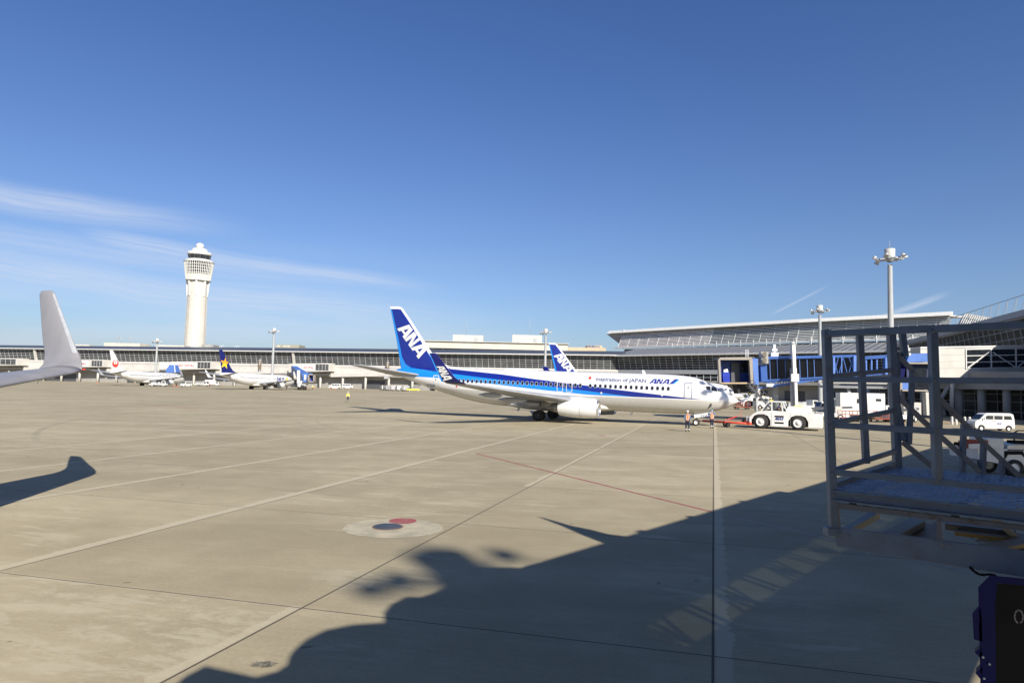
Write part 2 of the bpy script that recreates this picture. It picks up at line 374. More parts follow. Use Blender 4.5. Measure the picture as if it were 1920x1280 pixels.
def sect(a):
    a = min(max(a, ST[0][0]), ST[-1][0])
    for i in range(len(ST) - 1):
        if a <= ST[i + 1][0]: break
    p0, p1, p2, p3 = ST[max(i - 1, 0)], ST[i], ST[i + 1], ST[min(i + 2, len(ST) - 1)]
    h = p2[0] - p1[0]; t = (a - p1[0]) / h; r = []
    for k in range(1, 5):
        d1 = (p2[k] - p0[k]) / max(p2[0] - p0[0], 1e-6) if i > 0 else (p2[k] - p1[k]) / h
        d2 = (p3[k] - p1[k]) / max(p3[0] - p1[0], 1e-6) if i + 2 < len(ST) else (p2[k] - p1[k]) / h
        s1 = (p2[k] - p1[k]) / h                       # monotone limiting
        if s1 == 0: d1 = d2 = 0
        else:
            d1 = 0 if d1 / s1 < 0 else (min(abs(d1), 3 * abs(s1)) * (1 if s1 > 0 else -1)); d2 = 0 if d2 / s1 < 0 else (min(abs(d2), 3 * abs(s1)) * (1 if s1 > 0 else -1))
        t2, t3 = t * t, t ** 3
        r.append((2 * t3 - 3 * t2 + 1) * p1[k] + (t3 - 2 * t2 + t) * h * d1 + (-2 * t3 + 3 * t2) * p2[k] + (t3 - t2) * h * d2)
    return r
def side_y(a, z):
    top, bot, hw, zw = sect(a); z = z - SH(a)
    k = (z - zw) / (top - zw) if z > zw else (zw - z) / (zw - bot)
    return hw * math.sqrt(max(0, 1 - min(k * k, 1)))
def fus_mesh():
    mb = MB(); A = []; a = 0.0
    while a < 38.05: A.append(a); a += .06 if a < .5 else .16 if a < 7 else .5 if a < 24 else .35
    A.append(38.05); n = 56; rings = []
    for a in A:
        top, bot, hw, zw = sect(a); s = SH(a); r = []
        for i in range(n):
            t = 2 * math.pi * i / n; c, q = math.cos(t), math.sin(t)
            r.append(Vector((-a, hw * c, zw + s + (q * (top - zw) if q > 0 else q * (zw - bot)))))
        rings.append(r)
    return mb.loft(rings)
def on_side(pts, side, off=.012, step=.22):  # polygons given in (a,z) laid on the hull skin
    mb = MB()
    polys = pts if isinstance(pts[0][0], (tuple, list)) else [pts]
    bm = bmesh.new()
    for pl in polys:
        try: bm.faces.new([bm.verts.new((p[0], p[1], 0)) for p in pl])
        except ValueError: pass
    bmesh.ops.triangulate(bm, faces=bm.faces[:])
    for ax in (0, 1):
        lo = min(v.co[ax] for v in bm.verts); hi = max(v.co[ax] for v in bm.verts); k = lo + step
        while k < hi - 1e-4:
            co = (k, 0, 0) if ax == 0 else (0, k, 0); no = (1, 0, 0) if ax == 0 else (0, 1, 0)
            bmesh.ops.bisect_plane(bm, geom=bm.verts[:] + bm.edges[:] + bm.faces[:], plane_co=co, plane_no=no); k += step
    idx = {v: i for i, v in enumerate(bm.verts)}
    vs = [(-v.co.x, side * (side_y(v.co.x, v.co.y) + off), v.co.y) for v in bm.verts]
    fs = [tuple(idx[v] for v in f.verts) for f in bm.faces]; bm.free()
    return mb.add(vs, fs, True)
def rrect(a0, a1, z0, z1, r, n=4):
    P = []
    for cx, cz, t0 in ((a1 - r, z1 - r, 0), (a0 + r, z1 - r, 90), (a0 + r, z0 + r, 180), (a1 - r, z0 + r, 270)):
        for i in range(n + 1):
            t = R(t0 + 90 * i / n); P.append((cx + r * math.cos(t), cz + r * math.sin(t)))
    return P
def ring(a0, a1, z0, z1, r, w):
    o = rrect(a0, a1, z0, z1, r); i_ = rrect(a0 + w, a1 - w, z0 + w, z1 - w, max(r - w, .01)); n = len(o)
    return [[o[k], o[(k + 1) % n], i_[(k + 1) % n], i_[k]] for k in range(n)]
def text_polys(s, size=1.0, font=None, shear=0.0, bold=0.0):
    cu = bpy.data.curves.new('t', 'FONT'); cu.body = s; cu.size = size; cu.shear = shear; cu.offset = bold; cu.resolution_u = 3
    ob = bpy.data.objects.new('t', cu); C.objects.link(ob); dg = bpy.context.evaluated_depsgraph_get(); dg.update()
    me = bpy.data.meshes.new_from_object(ob.evaluated_get(dg)); P = [[tuple(me.vertices[i].co[:2]) for i in p.vertices] for p in me.polygons]
    bpy.data.objects.remove(ob); bpy.data.curves.remove(cu); bpy.data.meshes.remove(me)
    return P
def ana_polys():
    out = []
    def A(o): return [[(o, 0), (o + .09, 0), (o + .25, .8), (o + .26, 1), (o + .17, 1)], [(o + .27, 0), (o + .37, 0), (o + .35, 1), (o + .26, 1), (o + .25, .8)], [(o + .13, .2), (o + .265, .2), (o + .2605, .38), (o + .166, .38)]]
    out += A(-.03)
    out += [[(.34, 0), (.42, 0), (.46, .66), (.43, 1), (.38, 1)][0:5], [(.46, .66), (.52, 0), (.60, 0), (.565, .30), (.50, 1), (.43, 1)], [(.565, .30), (.60, 0), (.62, 0), (.66, 1), (.585, 1)]]
    out += A(.63)
    return out
def amap(polys, P0, U, V):                  # affine map of polygons into the (a,z) plane
    return [[(P0[0] + p[0] * U[0] + p[1] * V[0], P0[1] + p[0] * U[1] + p[1] * V[1]) for p in pl] for pl in polys]
def af(x, t):                               # aerofoil half thickness
    return t * 5 * (.2969 * math.sqrt(x) - .126 * x - .3516 * x * x + .2843 * x ** 3 - .1036 * x ** 4)
def wing_mesh(secs, n=14):                  # secs: le(x,y,z), chord, t/c, normal
    rings = []
    for le, ch, tc, nn in secs:
        le = Vector(le); nn = Vector(nn).normalized(); up = []; lo = []
        for i in range(n + 1):
            x = .5 * (1 - math.cos(math.pi * i / n)); h = af(x, tc) * ch; cam_ = .02 * ch * math.sin(math.pi * x)
            up.append(le + Vector((-x * ch, 0, 0)) + nn * (h * 1.15 + cam_)); lo.append(le + Vector((-x * ch, 0, 0)) + nn * (-h * .85 + cam_))
        rings.append(up + lo[::-1][1:-1])
    return MB().loft(rings)
FIN_LE = [(4.9, 26.2), (5.28, 28.6), (5.45, 30.0), (5.64, 31.3), (6.2, 32.45), (7.2, 33.45), (10.93, 36.24), (12.2, 37.25), (12.45, 37.45), (12.56, 37.8)]
FIN_TE = [(4.4, 37.0), (5.0, 37.25), (8.43, 37.96), (12.3, 38.95), (12.56, 39.08)]
def interp(P, x):
    if x <= P[0][0]: return P[0][1]
    for (x0, y0), (x1, y1) in zip(P, P[1:]):
        if x <= x1: return y0 + (y1 - y0) * (x - x0) / (x1 - x0)
    return P[-1][1]
def fin_mesh():
    rings = []; zs = [4.7, 5.0, 5.28, 5.36, 5.45, 5.55, 5.64, 5.9, 6.2, 6.7, 7.2, 7.7, 8.2, 8.8, 9.5, 10.2, 10.93, 11.5, 12.0, 12.35, 12.5, 12.56]; n = 16
    for z in zs:
        le, te = interp(FIN_LE, z), interp(FIN_TE, z); ch = te - le; tk = min(.09 * min(ch, 5.2), .40) * (1 if z < 12.4 else .55); up = []; lo = []
        for i in range(n + 1):
            x = .5 * (1 - math.cos(math.pi * i / n)); h = af(x, tk / ch) * ch * (1 if ch < 6 else min(1, x * 2.2 + .12))
            up.append(Vector((-(le + x * ch), h, z))); lo.append(Vector((-(le + x * ch), -h, z)))
        rings.append(up + lo[::-1][1:-1])
    return MB().loft(rings)
def fin_side(polys, side, off=.02, step=.35):
    bm = bmesh.new()
    for pl in polys: bm.faces.new([bm.verts.new((q[0], q[1], 0)) for q in pl])
    bmesh.ops.triangulate(bm, faces=bm.faces[:])
    for ax in (0, 1):
        lo = min(v.co[ax] for v in bm.verts); hi = max(v.co[ax] for v in bm.verts); k = lo + step
        while k < hi - 1e-4:
            co = (k, 0, 0) if ax == 0 else (0, k, 0); no = (1, 0, 0) if ax == 0 else (0, 1, 0)
            bmesh.ops.bisect_plane(bm, geom=bm.verts[:] + bm.edges[:] + bm.faces[:], plane_co=co, plane_no=no); k += step
    idx = {v: i for i, v in enumerate(bm.verts)}; vs = []
    for v in bm.verts:
        a, z = v.co.x, v.co.y; le, te = interp(FIN_LE, z), interp(FIN_TE, z); x = min(max((a - le) / (te - le), .001), .999)
        vs.append((-a, side * (af(x, min(.09 * min(te - le, 5.2), .4) / (te - le)) * (te - le) + off), z))
    fs = [tuple(idx[v] for v in f.verts) for f in bm.faces]; bm.free()
    return MB().add(vs, fs, True)
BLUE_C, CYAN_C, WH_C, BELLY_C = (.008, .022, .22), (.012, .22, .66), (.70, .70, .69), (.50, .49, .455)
def ana_body_mat():
    mt, nt, b, oc = newmat('airline_livery'); x, y, z = xyz(nt, oc); a = x * -1.0
    top = fcurve(nt, a, [(0, 2.5), (3.0, 2.62), (6.75, 2.95), (12.3, 3.48), (14.3, 3.72), (20.7, 4.36), (24.5, 4.80), (30.8, 5.30), (32.0, 6.0), (40, 6)], 40, 6)
    mid = fcurve(nt, a, [(0, 2.4), (9.0, 2.70), (10.2, 2.76), (14.6, 3.2), (20.6, 3.76), (22.4, 3.98), (32.4, 4.96), (36, 5.4), (40, 5.8)], 40, 6)
    bot = fcurve(nt, a, [(0, 2.55), (4.6, 2.66), (10.3, 2.74), (14.8, 2.83), (20.6, 3.28), (26.2, 3.79), (32.2, 4.26), (35.3, 4.36), (40, 4.45)], 40, 6)
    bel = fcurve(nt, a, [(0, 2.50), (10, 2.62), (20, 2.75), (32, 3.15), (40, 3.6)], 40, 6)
    n = noise(nt, oc, 1.2, 6, .6)
    streaks = noise(nt, combine(nt, x * 2.0, y * .3, z * .5), 1.0, 6, .7)
    pan = ((x / 1.9).fr() - .5).abs().gt(.4965)
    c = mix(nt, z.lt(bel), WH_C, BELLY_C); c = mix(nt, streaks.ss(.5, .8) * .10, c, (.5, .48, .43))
    c = mix(nt, pan * .22, c, (.4, .4, .38))
    c = mix(nt, z.gt(bot) * z.lt(top), c, CYAN_C); c = mix(nt, z.gt(mid.mx(bot)) * z.lt(top), c, BLUE_C)
    nt.links.new(c, b.inputs['Base Color']); nt.links.new((n * .12 + .22).k, b.inputs['Roughness']); b.inputs['Coat Weight'].default_value = .25
    return mt
def ana_fin_mat():
    mt, nt, b, oc = newmat('airline_tail_livery'); x, y, z = xyz(nt, oc); a = x * -1.0
    wl = fcurve(nt, z, [(4.9, 29.0), (5.15, 30.2), (5.45, 31.7), (5.75, 32.6), (6.2, 33.15), (7.2, 33.86), (10.93, 36.54), (12.27, 37.60), (12.3, 40), (14, 40)], 14, 40)
    cy = fcurve(nt, z, [(4.6, 33), (5.0, 34.6), (5.3, 35.8), (5.8, 36.7), (6.6, 37.2), (8.43, 37.66), (12.3, 38.78), (14, 39.3)], 14, 40)
    c = mix(nt, a.lt(wl), BLUE_C, WH_C); c = mix(nt, a.gt(cy) * z.lt(12.29), c, CYAN_C); c = mix(nt, z.gt(12.29), c, WH_C)
    rud = (a - (z * .30 + 33.9)).abs().lt(.02) * z.gt(6)
    c = mix(nt, rud * .5, c, (.005, .01, .1))
    nt.links.new(c, b.inputs['Base Color']); b.inputs['Roughness'].default_value = .26; b.inputs['Coat Weight'].default_value = .25
    return mt
M['anabody'] = ana_body_mat(); M['anafin'] = ana_fin_mat()
M['wshade'] = mat('winglet_shaded_navy', (.008, .012, .13), .3)  # navy darkened in the colour itself for the winglet face in shade
M['surr'] = mat('window_surround_grey', (.50, .50, .50), .4)
M['plain'] = mat('white_aircraft_paint', (.68, .68, .66), .28, var=.04, dirt=((.6, .58, .54), .2))
def sky_fin_mat():
    mt, nt, b, oc = newmat('navy_tail_livery'); x, y, z = xyz(nt, oc)
    c = mix(nt, z.gt(5.25), WH_C, (.010, .016, .13)); nt.links.new(c, b.inputs['Base Color']); b.inputs['Roughness'].default_value = .3; return mt
M['skyfin'] = sky_fin_mat()
WSEC = [((-13.3, 0, 1.78), 8.6, .12, (0, 0, 1)), ((-13.75, 1.7, 1.95), 8.0, .125, (0, -.08, 1)), ((-15.9, 5.8, 2.38), 5.1, .115, (0, -.1, 1)), ((-19.0, 11.5, 3.0), 3.35, .105, (0, -.1, 1)), ((-21.75, 16.6, 3.60), 1.85, .10, (0, -.12, 1)),
        ((-22.05, 17.05, 3.68), 1.80, .085, (0, -.25, 1)), ((-22.45, 17.38, 3.86), 1.66, .08, (0, -.55, .83)), ((-22.85, 17.55, 4.20), 1.48, .08, (0, -.93, .36)), ((-23.35, 17.64, 4.75), 1.25, .08, (0, -.99, .14)), ((-24.45, 17.86, 6.12), .72, .08, (0, -.99, .14)), ((-24.62, 17.88, 6.24), .50, .06, (0, -.99, .14))]
def mirror(secs, s): return [((p[0], p[1] * s, p[2]), ch, tc, (n[0], n[1] * s, n[2])) for p, ch, tc, n in secs]
def airliner(name, label, loc, hd, style, detail=2, z=0):
    t = thing(name, label, 'airliner', (loc[0], loc[1], z), hd, kind=None)
    body = {'ana': M['anabody']}.get(style, M['plain']); fin = {'ana': M['anafin'], 'sky': M['skyfin']}.get(style, M['plain'])
    wm = M['ownwing'] if style == 'own' else M['wing']
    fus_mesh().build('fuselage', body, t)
    fin_mesh().build('tail_fin', fin, t)
    # belly fairing
    fr = []
    for a, hw, top, bot in ((12.2, .6, 1.7, 1.32), (13, 1.2, 2.0, 1.2), (14.5, 1.8, 2.35, 1.06), (16, 2.02, 2.5, .93), (19.5, 2.02, 2.5, .95), (21.5, 1.8, 2.3, 1.05), (23.2, 1.1, 1.9, 1.25), (24.2, .4, 1.6, 1.4)):
        zc = (top + bot) / 2; fr.append([Vector((-a, hw * (abs(math.cos(q)) ** .8) * (1 if math.cos(q) > 0 else -1), zc + (top - bot) / 2 * math.sin(q))) for q in [2 * math.pi * i / 28 for i in range(28)]])
    MB().loft(fr).build('belly_fairing', M['plain'], t)
    for s in (-1, 1):
        wmat = wm
        i_w = 5
        wing_mesh(mirror(WSEC[:i_w + 1], s)).build('wing', wmat, t)
        wl = wing_mesh(mirror(WSEC[i_w:], s)).build('winglet', M['wshade'] if style == 'ana' else wm if style == 'own' else M['plain'] if style == 'sky' else M['grey'], t)
        if style == 'ana':
            mb = MB()   # outer face lettering and cyan trailing edge
            def W(u, q, off): # u chord frac, q span 0..1 along the blade
                A0, A1 = Vector((-22.85, 17.55 * s, 4.20)), Vector((-24.45, 17.86 * s, 6.12)); c0, c1 = 1.48, .72
                le = A0.lerp(A1, q); ch = c0 + (c1 - c0) * q; h = af(min(max(u, .02), .98), .08) * ch * .85
                return le + Vector((-u * ch, s * (h + off) * .99, -(h + off) * .14))
            for pl in ana_polys(): mb.poly([W(.84 - p[1] * .62, .46 - p[0] * .62 + p[1] * .10, .012) for p in pl])
            mb.build('lettering', M['white'], wl)
            MB().poly([W(1.0, -.2, .01), W(.90, -.2, .01), W(.90, 1.05, .01), W(1.0, 1.05, .01)]).build('trailing_edge_stripe', M['cyan'], wl)
        elif style == 'own':
            def WI(u, q, off):
                A0, A1 = Vector((-22.85, 17.55 * s, 4.20)), Vector((-24.45, 17.86 * s, 6.12)); c0, c1 = 1.48, .72
                le = A0.lerp(A1, q); ch = c0 + (c1 - c0) * q; h = af(min(max(u, .02), .98), .08) * ch * 1.15 + .02 * ch * math.sin(math.pi * u)
                return le + Vector((-u * ch, -s * (h + off) * .99, (h + off) * .14))
            mb = MB()
            for j in range(12):
                q0, q1 = -.2 + j / 10, -.2 + (j + 1) / 10; us = (.015, .03, .06, .09, .125)
                for ua, ub in zip(us, us[1:]): mb.poly([WI(ua, q0, .006), WI(ub, q0, .006), WI(ub, q1, .006), WI(ua, q1, .006)])
            mb.build('leading_edge_strip', M['galv'], wl)
            MB().sphere((-22.03, s * 17.1, 3.70), .045, 8, (1.3, 1, .7)).build('navigation_light', M['red'], wl)
            MB().tube((-23.7, s * 17.1, 3.66), (-24.0, s * 17.15, 3.25), .02, .012, n=6).build('static_wick', M['white'], wl)
        # leading edge strip
        ls = []
        for p, ch, tc_, nn in mirror(WSEC[:i_w + 1] , s):
            pass
        # flap track fairings
        for (y, a0, zz, ln) in ((4.0, 19.2, 1.78, 3.2), (8.3, 19.3, 2.22, 3.0), (12.0, 20.5, 2.68, 2.4)):
            r = [Vector((0, 0, 0))]
            rings = [[Vector((-(a0 + k * ln), s * y + .19 * q * math.cos(w_), zz - .03 + .07 * k + .28 * q * math.sin(w_))) for w_ in [2 * math.pi * i / 10 for i in range(10)]] for k, q in ((0, .1), (.15, .7), (.4, 1), (.7, .8), (1, .08))]
            MB().loft(rings).build('flap_fairing', wm, t)
        # horizontal stabiliser
        st = [((-33.9, .0, 4.42 + .0), 4.3, .09, (0, 0, 1)), ((-34.3, .7, 4.50), 4.0, .09, (0, -.1 * s, 1)), ((-38.0, 7.0, 5.36), 1.55, .09, (0, -.1 * s, 1)), ((-38.5, 7.18, 5.42), 1.0, .06, (0, -.1 * s, 1))]
        wing_mesh([((p[0], p[1] * s, p[2]), c_, q_, n_) for p, c_, q_, n_ in st]).build('tailplane', wm, t)
        # engine
        ex, ey, ez = 0, s * 4.83, 1.50
        out = [(-16.95, .80), (-16.2, .93), (-15.2, 1.02), (-14.2, 1.045), (-13.4, .99), (-13.08, .92)]
        nac = MB().lathe(out, (0, ey, ez), 'x', 40, sq=.93).build('engine_cowl', M['plain'], t)
        MB().lathe([(-13.08, .92), (-12.95, .88), (-12.92, .83), (-12.98, .79), (-13.15, .76)], (0, ey, ez), 'x', 40, sq=.93).build('inlet_lip', M['alu'], nac)
        MB().lathe([(-13.15, .76), (-13.9, .79)], (0, ey, ez), 'x', 32, sq=.95).build('inlet_duct', M['grey'], nac)
        fb = MB().lathe([(-13.9, .79), (-13.9, .18)], (0, ey, ez), 'x', 32).lathe([(-13.9, .18), (-13.75, .15), (-13.5, .02)], (0, ey, ez), 'x', 16).build('fan', M['dgrey'], nac)
        MB().lathe([(-16.95, .80), (-16.7, .70), (-16.5, .55)], (0, ey, ez), 'x', 32).build('fan_nozzle', M['inner'], nac)
        MB().lathe([(-16.5, .60), (-17.2, .50), (-17.75, .40), (-17.7, .36)], (0, ey, ez), 'x', 28).build('core_nozzle', M['steel'], nac)
        MB().lathe([(-17.5, .28), (-17.9, .18), (-18.35, .03)], (0, ey, ez), 'x', 20).build('exhaust_plug', M['steel'], nac)
        MB().lathe([(-14.65, 1.046), (-14.68, 1.046)], (0, ey, ez), 'x', 40, sq=.93).bar((-14.66, ey - .42, ez - .88), (-14.66, ey - 1.035, ez), .02, .01).build('cowl_seam', M['grey'], nac)
        py = [Vector((-13.9, 0, 2.50)), Vector((-14.8, 0, 2.62)), Vector((-15.9, 0, 2.60)), Vector((-18.6, 0, 2.2)), Vector((-18.0, 0, 1.95)), Vector((-16.6, 0, 2.0)), Vector((-15.5, 0, 2.35))]
        MB().prism([p + Vector((0, ey - .13, 0)) for p in py], (0, .26, 0)).build('pylon', M['plain'], t, bevel=.04)
        # main gear
        mg = MB().tube((-19.6, s * 2.86, .5), (-19.5, s * 2.75, 2.2), .11, .14).tube((-19.6, s * 2.3, .56), (-19.6, s * 3.42, .56), .09).tube((-19.6, s * 2.86, .9), (-19.5, s * 1.2, 1.5), .06).bar((-19.35, s * 2.9, .8), (-19.1, s * 2.8, 1.9), .05).build('main_gear_leg', M['steel'], t)
        for y in (2.43, 3.29):
            wh = MB().lathe([(-.19, .30), (-.20, .50), (-.14, .555), (.14, .555), (.20, .50), (.19, .30)], (-19.6, s * y, .56), 'y', 32).build('tyre', M['tyre'], mg)
            MB().lathe([(-.16, .30), (-.10, .27), (-.05, .10), (.05, .10), (.10, .27), (.16, .30)], (-19.6, s * y, .56), 'y', 24).lathe([(-.17, .09), (-.17, .0)], (-19.6, s * y, .56), 'y', 12).lathe([(.17, .09), (.17, .0)], (-19.6, s * y, .56), 'y', 12).build('wheel_rim', M['dgrey'], mg)
    ng = MB().tube((-4.0, 0, .3), (-3.9, 0, 1.6), .07, .09).tube((-4.0, -.3, .345), (-4.0, .3, .345), .05).tube((-3.9, 0, .8), (-4.6, 0, 1.4), .045).build('nose_gear_leg', M['steel'], t)
    for y in (-.2, .2):
        MB().lathe([(-.09, .19), (-.10, .30), (-.06, .34), (.06, .34), (.10, .30), (.09, .19)], (-4.0, y, .345), 'y', 28).build('tyre', M['tyre'], ng)
        MB().lathe([(-.075, .19), (-.05, .17), (-.06, .0)], (-4.0, y, .345), 'y', 20).lathe([(.075, .19), (.05, .17), (.06, .0)], (-4.0, y, .345), 'y', 20).build('wheel_rim', M['white'], ng)
    if style != 'own':
        for y in (-.42, .42):
            gd = MB().prism([(-4.25, y, 1.30), (-2.55, y, 1.42), (-2.35, y, 1.10), (-4.15, y, .78)], (0, .03 if y > 0 else -.03, 0)).build('nose_gear_door', M['plain'], t)
            if style == 'ana' and detail == 2 and y < 0:
                P = text_polys('77AN', .42, shear=.15); mb = MB()
                for pl in P: mb.poly([(-3.62 + p[0], y - .042, .93 + p[1] * 1.05 + (p[0] - 1.0) * .14) for p in pl])
                mb.build('registration_number', M['txt'], gd)
    # cockpit glass, doors, cabin windows
    ck = [[(3.10, 3.95), (2.95, 3.66), (2.62, 3.58), (2.58, 3.92), (2.72, 4.0)], [(2.52, 3.96), (2.50, 3.56), (1.98, 3.47), (1.92, 3.56), (2.20, 3.90)], [(1.88, 3.76), (1.91, 3.48), (1.40, 3.49), (1.50, 3.56), (1.70, 3.68)]]
    def pl_ck(pl): return [(a, z_ + .0) for a, z_ in pl]
    for s in ((-1, 1) if detail == 2 else (-1,)):
        for pl in ck: on_side(pl_ck(pl), s, .012, .10).build('cockpit_window', M['glass'], t)
        for a0, a1, z0, z1 in ((4.30, 5.10, 2.70, 4.30), (31.75, 32.5, 2.98, 4.55)):
            a0_, a1_ = a0, a1
            d = on_side(rrect(a0, a1, z0, z1, .12), s, .006, .2).build('cabin_door', body, t)
            on_side(ring(a0, a1, z0, z1, .12, .075), s, .02, .2).build('door_outline', M['white'] if (style == 'ana' and a0 > 9) else M['txt'] if style == 'ana' else M['sgrey'], d)
            on_side([(a0 + .34, z1 - .42), (a0 + .46, z1 - .42), (a0 + .46, z1 - .58), (a0 + .34, z1 - .58)], s, .015).build('door_window', M['glass'], d)
        if style == 'ana' and detail == 2:
            for a0 in (16.35, 17.35):
                e_ = on_side(ring(a0, a0 + .66, 3.05, 4.13, .16, .06), s, .014, .2).build('emergency_exit_outline', M['white'], t)
    if detail >= 1 and style != 'own':
        skip = (7.4, 7.9) if style == 'ana' else (0, 0)
        k = 0; proto = {}
        aa = 6.60
        while aa < 31.0:
            zc = 3.64 + .0155 * (aa - 6.6)
            if not (14.55 < aa < 15.1):
                for s in ((-1,) if detail == 1 or k > 60 else (-1,)):
                    w_ = on_side(rrect(aa - .135, aa + .135, zc - .19, zc + .19, .11), s, .012, .19).build('cabin_window', M['glass'], t)
                    if detail == 2: on_side(ring(aa - .16, aa + .16, zc - .215, zc + .215, .13, .026), s, .010, .25).build('window_surround', M['surr'], w_)
            aa += .525; k += 1
    return t
nose = (X0, Y0) = (22.49, 65.59); HD = .3215
LT = airliner('airliner', 'large white airliner with dark and sky blue stripes and ANA tail, under tow', nose, -HD, 'ana', 2)
def under(t, mb, name, mtl): return mb.build(name, mtl, t)
mb = on_side(amap(ana_polys(), (8.47, 4.10), (-1.90, 0.0), (-.10, .50)), -1, .02, .2); mb.build('airline_lettering', M['txtblue'], LT)
on_side([(6.58, 4.10), (6.20, 4.12), (5.66, 4.62), (6.02, 4.62)], -1, .018, .2).build('lettering_bar', M['txtblue'], LT)
on_side([(6.20, 4.12), (6.02, 4.13), (5.50, 4.62), (5.66, 4.62)], -1, .018, .2).build('lettering_bar', M['cyan'], LT)
P = text_polys('Inspiration of JAPAN', 1.0, bold=.032); wd = max(p[0] for pl in P for p in pl)
on_side([[(13.95 - p[0] * 5.15 / wd, 4.30 + p[1] * .52 - .018 * (p[0] * 5.15 / wd)) for p in pl] for pl in P], -1, .02, .3).build('slogan_lettering', M['txt'], LT)
on_side(ring(14.15, 15.05, 4.30, 4.85, .03, .02), -1, .014, .2).build('flag_outline', M['grey'], LT)
on_side([(14.6 + .16 * math.cos(k * .2618), 4.58 + .16 * math.sin(k * .2618)) for k in range(24)], -1, .02, .2).build('flag_disc', M['red'], LT)
P = text_polys('JA77AN', .44, shear=.1, bold=.015); on_side([[(33.75 - p[0] * .95, 3.22 + p[1]) for p in pl] for pl in P], -1, .02, .3).build('registration_lettering', M['txt'], LT)
sp = []
for k in range(5):                                        # small ring of five grey arrowheads behind the cockpit
    t0 = R(90 + 72 * k); c0 = (3.75 - .24 * math.cos(t0), 3.70 + .24 * math.sin(t0)); sp.append([(c0[0] - .1 * math.cos(t0 + q), c0[1] + .1 * math.sin(t0 + q)) for q in (.0, 2.4, 3.9)])
on_side(sp, -1, .016, .3).build('alliance_emblem', M['grey'], LT)
for s in (-1, 1):
    P0 = (37.75, 9.75) if s < 0 else (35.1, 6.3)
    A = amap(ana_polys(), (37.88, 9.83), (-2.9, -3.42), (-1.10, 1.05)) if s < 0 else amap(ana_polys(), (33.9, 7.35), (2.75, 3.35), (1.28, -1.12))
    fin_side(A, s).build('tail_lettering', M['white'], LT)
# crown antennas, radome hump, belly antennas
MB().sphere((-23.0, 0, 5.25), 1.0, 12, (1.9, .55, .28)).build('antenna_radome', M['plain'], LT)
for a in (9.0, 20.5, 28.0): MB().prism([(-a, -.02, 5.05), (-a - .35, -.02, 5.05), (-a - .42, -.02, 5.50), (-a - .22, -.02, 5.50)], (0, .04, 0)).build('blade_antenna', M['plain'], LT)
for a in (10.2, 22.5): MB().prism([(-a, -.02, 1.3), (-a - .35, -.02, 1.3), (-a - .45, -.02, .82), (-a - .25, -.02, .82)], (0, .04, 0)).build('blade_antenna', M['plain'], LT)
on_side([(2.75, 1.98), (2.62, 2.28), (2.45, 2.28), (2.50, 2.0), (2.9, 1.7)], -1, .02, .2).build('air_data_probe_plate', M['dgrey'], LT)
for a, z_ in ((29.5, 3.35), (13.3, 3.05), (7.2, 2.98)): on_side(rrect(a - .10, a + .10, z_ - .10, z_ + .10, .09), -1, .015).build('service_marking', M['red'] if a > 20 else M['white'], LT)

# second striped airliner at the gate behind, two far ones, and our own
n2 = Vector((44.1, 126.0)); h2 = R(-4.7)
L2 = airliner('airliner', 'striped airliner parked behind the large one, only its nose and blue ANA tail showing', n2, h2, 'ana', 0); L2.scale = (.95, .95, .95)
fin_side(amap(ana_polys(), (37.88, 9.83), (-2.9, -3.42), (-1.10, 1.05)), -1).build('tail_lettering', M['white'], L2)
def by_tail(u, v, hdeg):                                  # place by the fin top seen at a pixel; returns nose point
    p = gnd(u, v, 12.56); h = R(hdeg); return Vector((p.x + 38.2 * math.cos(h), p.y + 38.2 * math.sin(h)))
M['oran'] = mat('star_orange', (.85, .36, .03), .45)
hS = 72.0; nS = by_tail(414, 655.5, hS)
L3 = airliner('airliner', 'white airliner with navy tail carrying a yellow star and SKY lettering', nS, R(hS), 'sky', 1)
def star(c, r, rot=0.0, r2=.42):
    out = []
    for k in range(5):
        t0 = rot + 2 * math.pi * k / 5 + math.pi / 2
        a_ = (c[0] - r * math.cos(t0), c[1] + r * math.sin(t0)); l_ = (c[0] - r * r2 * math.cos(t0 + math.pi / 5), c[1] + r * r2 * math.sin(t0 + math.pi / 5)); r_ = (c[0] - r * r2 * math.cos(t0 - math.pi / 5), c[1] + r * r2 * math.sin(t0 - math.pi / 5))
        out.append([c, r_, a_, l_])
    return out
ss = star((36.25, 8.35), 2.0, -.12)
ss = [[(min(max(a_, interp(FIN_LE, z_) + .05), interp(FIN_TE, z_) - .05), z_) for a_, z_ in pl] for pl in ss]
fin_side(ss[2:4], -1, .03).build('tail_star', M['yel'], L3); fin_side(ss[:2] + ss[4:], -1, .03).build('tail_star', M['oran'], L3)
P = text_polys('SKY', 1.0, shear=.15, bold=.02); wd = max(p[0] for pl in P for p in pl)
on_side([[(12.6 - p[0] * 4.6 / wd, 2.95 + p[1] * 2.1) for p in pl] for pl in P], -1, .03, .4).build('airline_lettering', M['txtblue'], L3)
on_side(star((6.6, 3.7), .95, .1), -1, .03, .3).build('fuselage_star', M['yel'], L3)
on_side([[(26 - p[0] * .9, 4.35 + p[1] * .5) for p in pl] for pl in text_polys('SKYMARK AIRLINES', .8)], -1, .03, .5).build('fuselage_text', M['sgrey'], L3)
hJ = 78.0; nJ = by_tail(209, 656.5, hJ)
L4 = airliner('airliner', 'all white airliner with a red round crane emblem on its tail', nJ, R(hJ), 'jal', 1)
cr = [(36.1, 8.2)]
out = []; c0 = (36.2, 7.9); r0 = 1.35
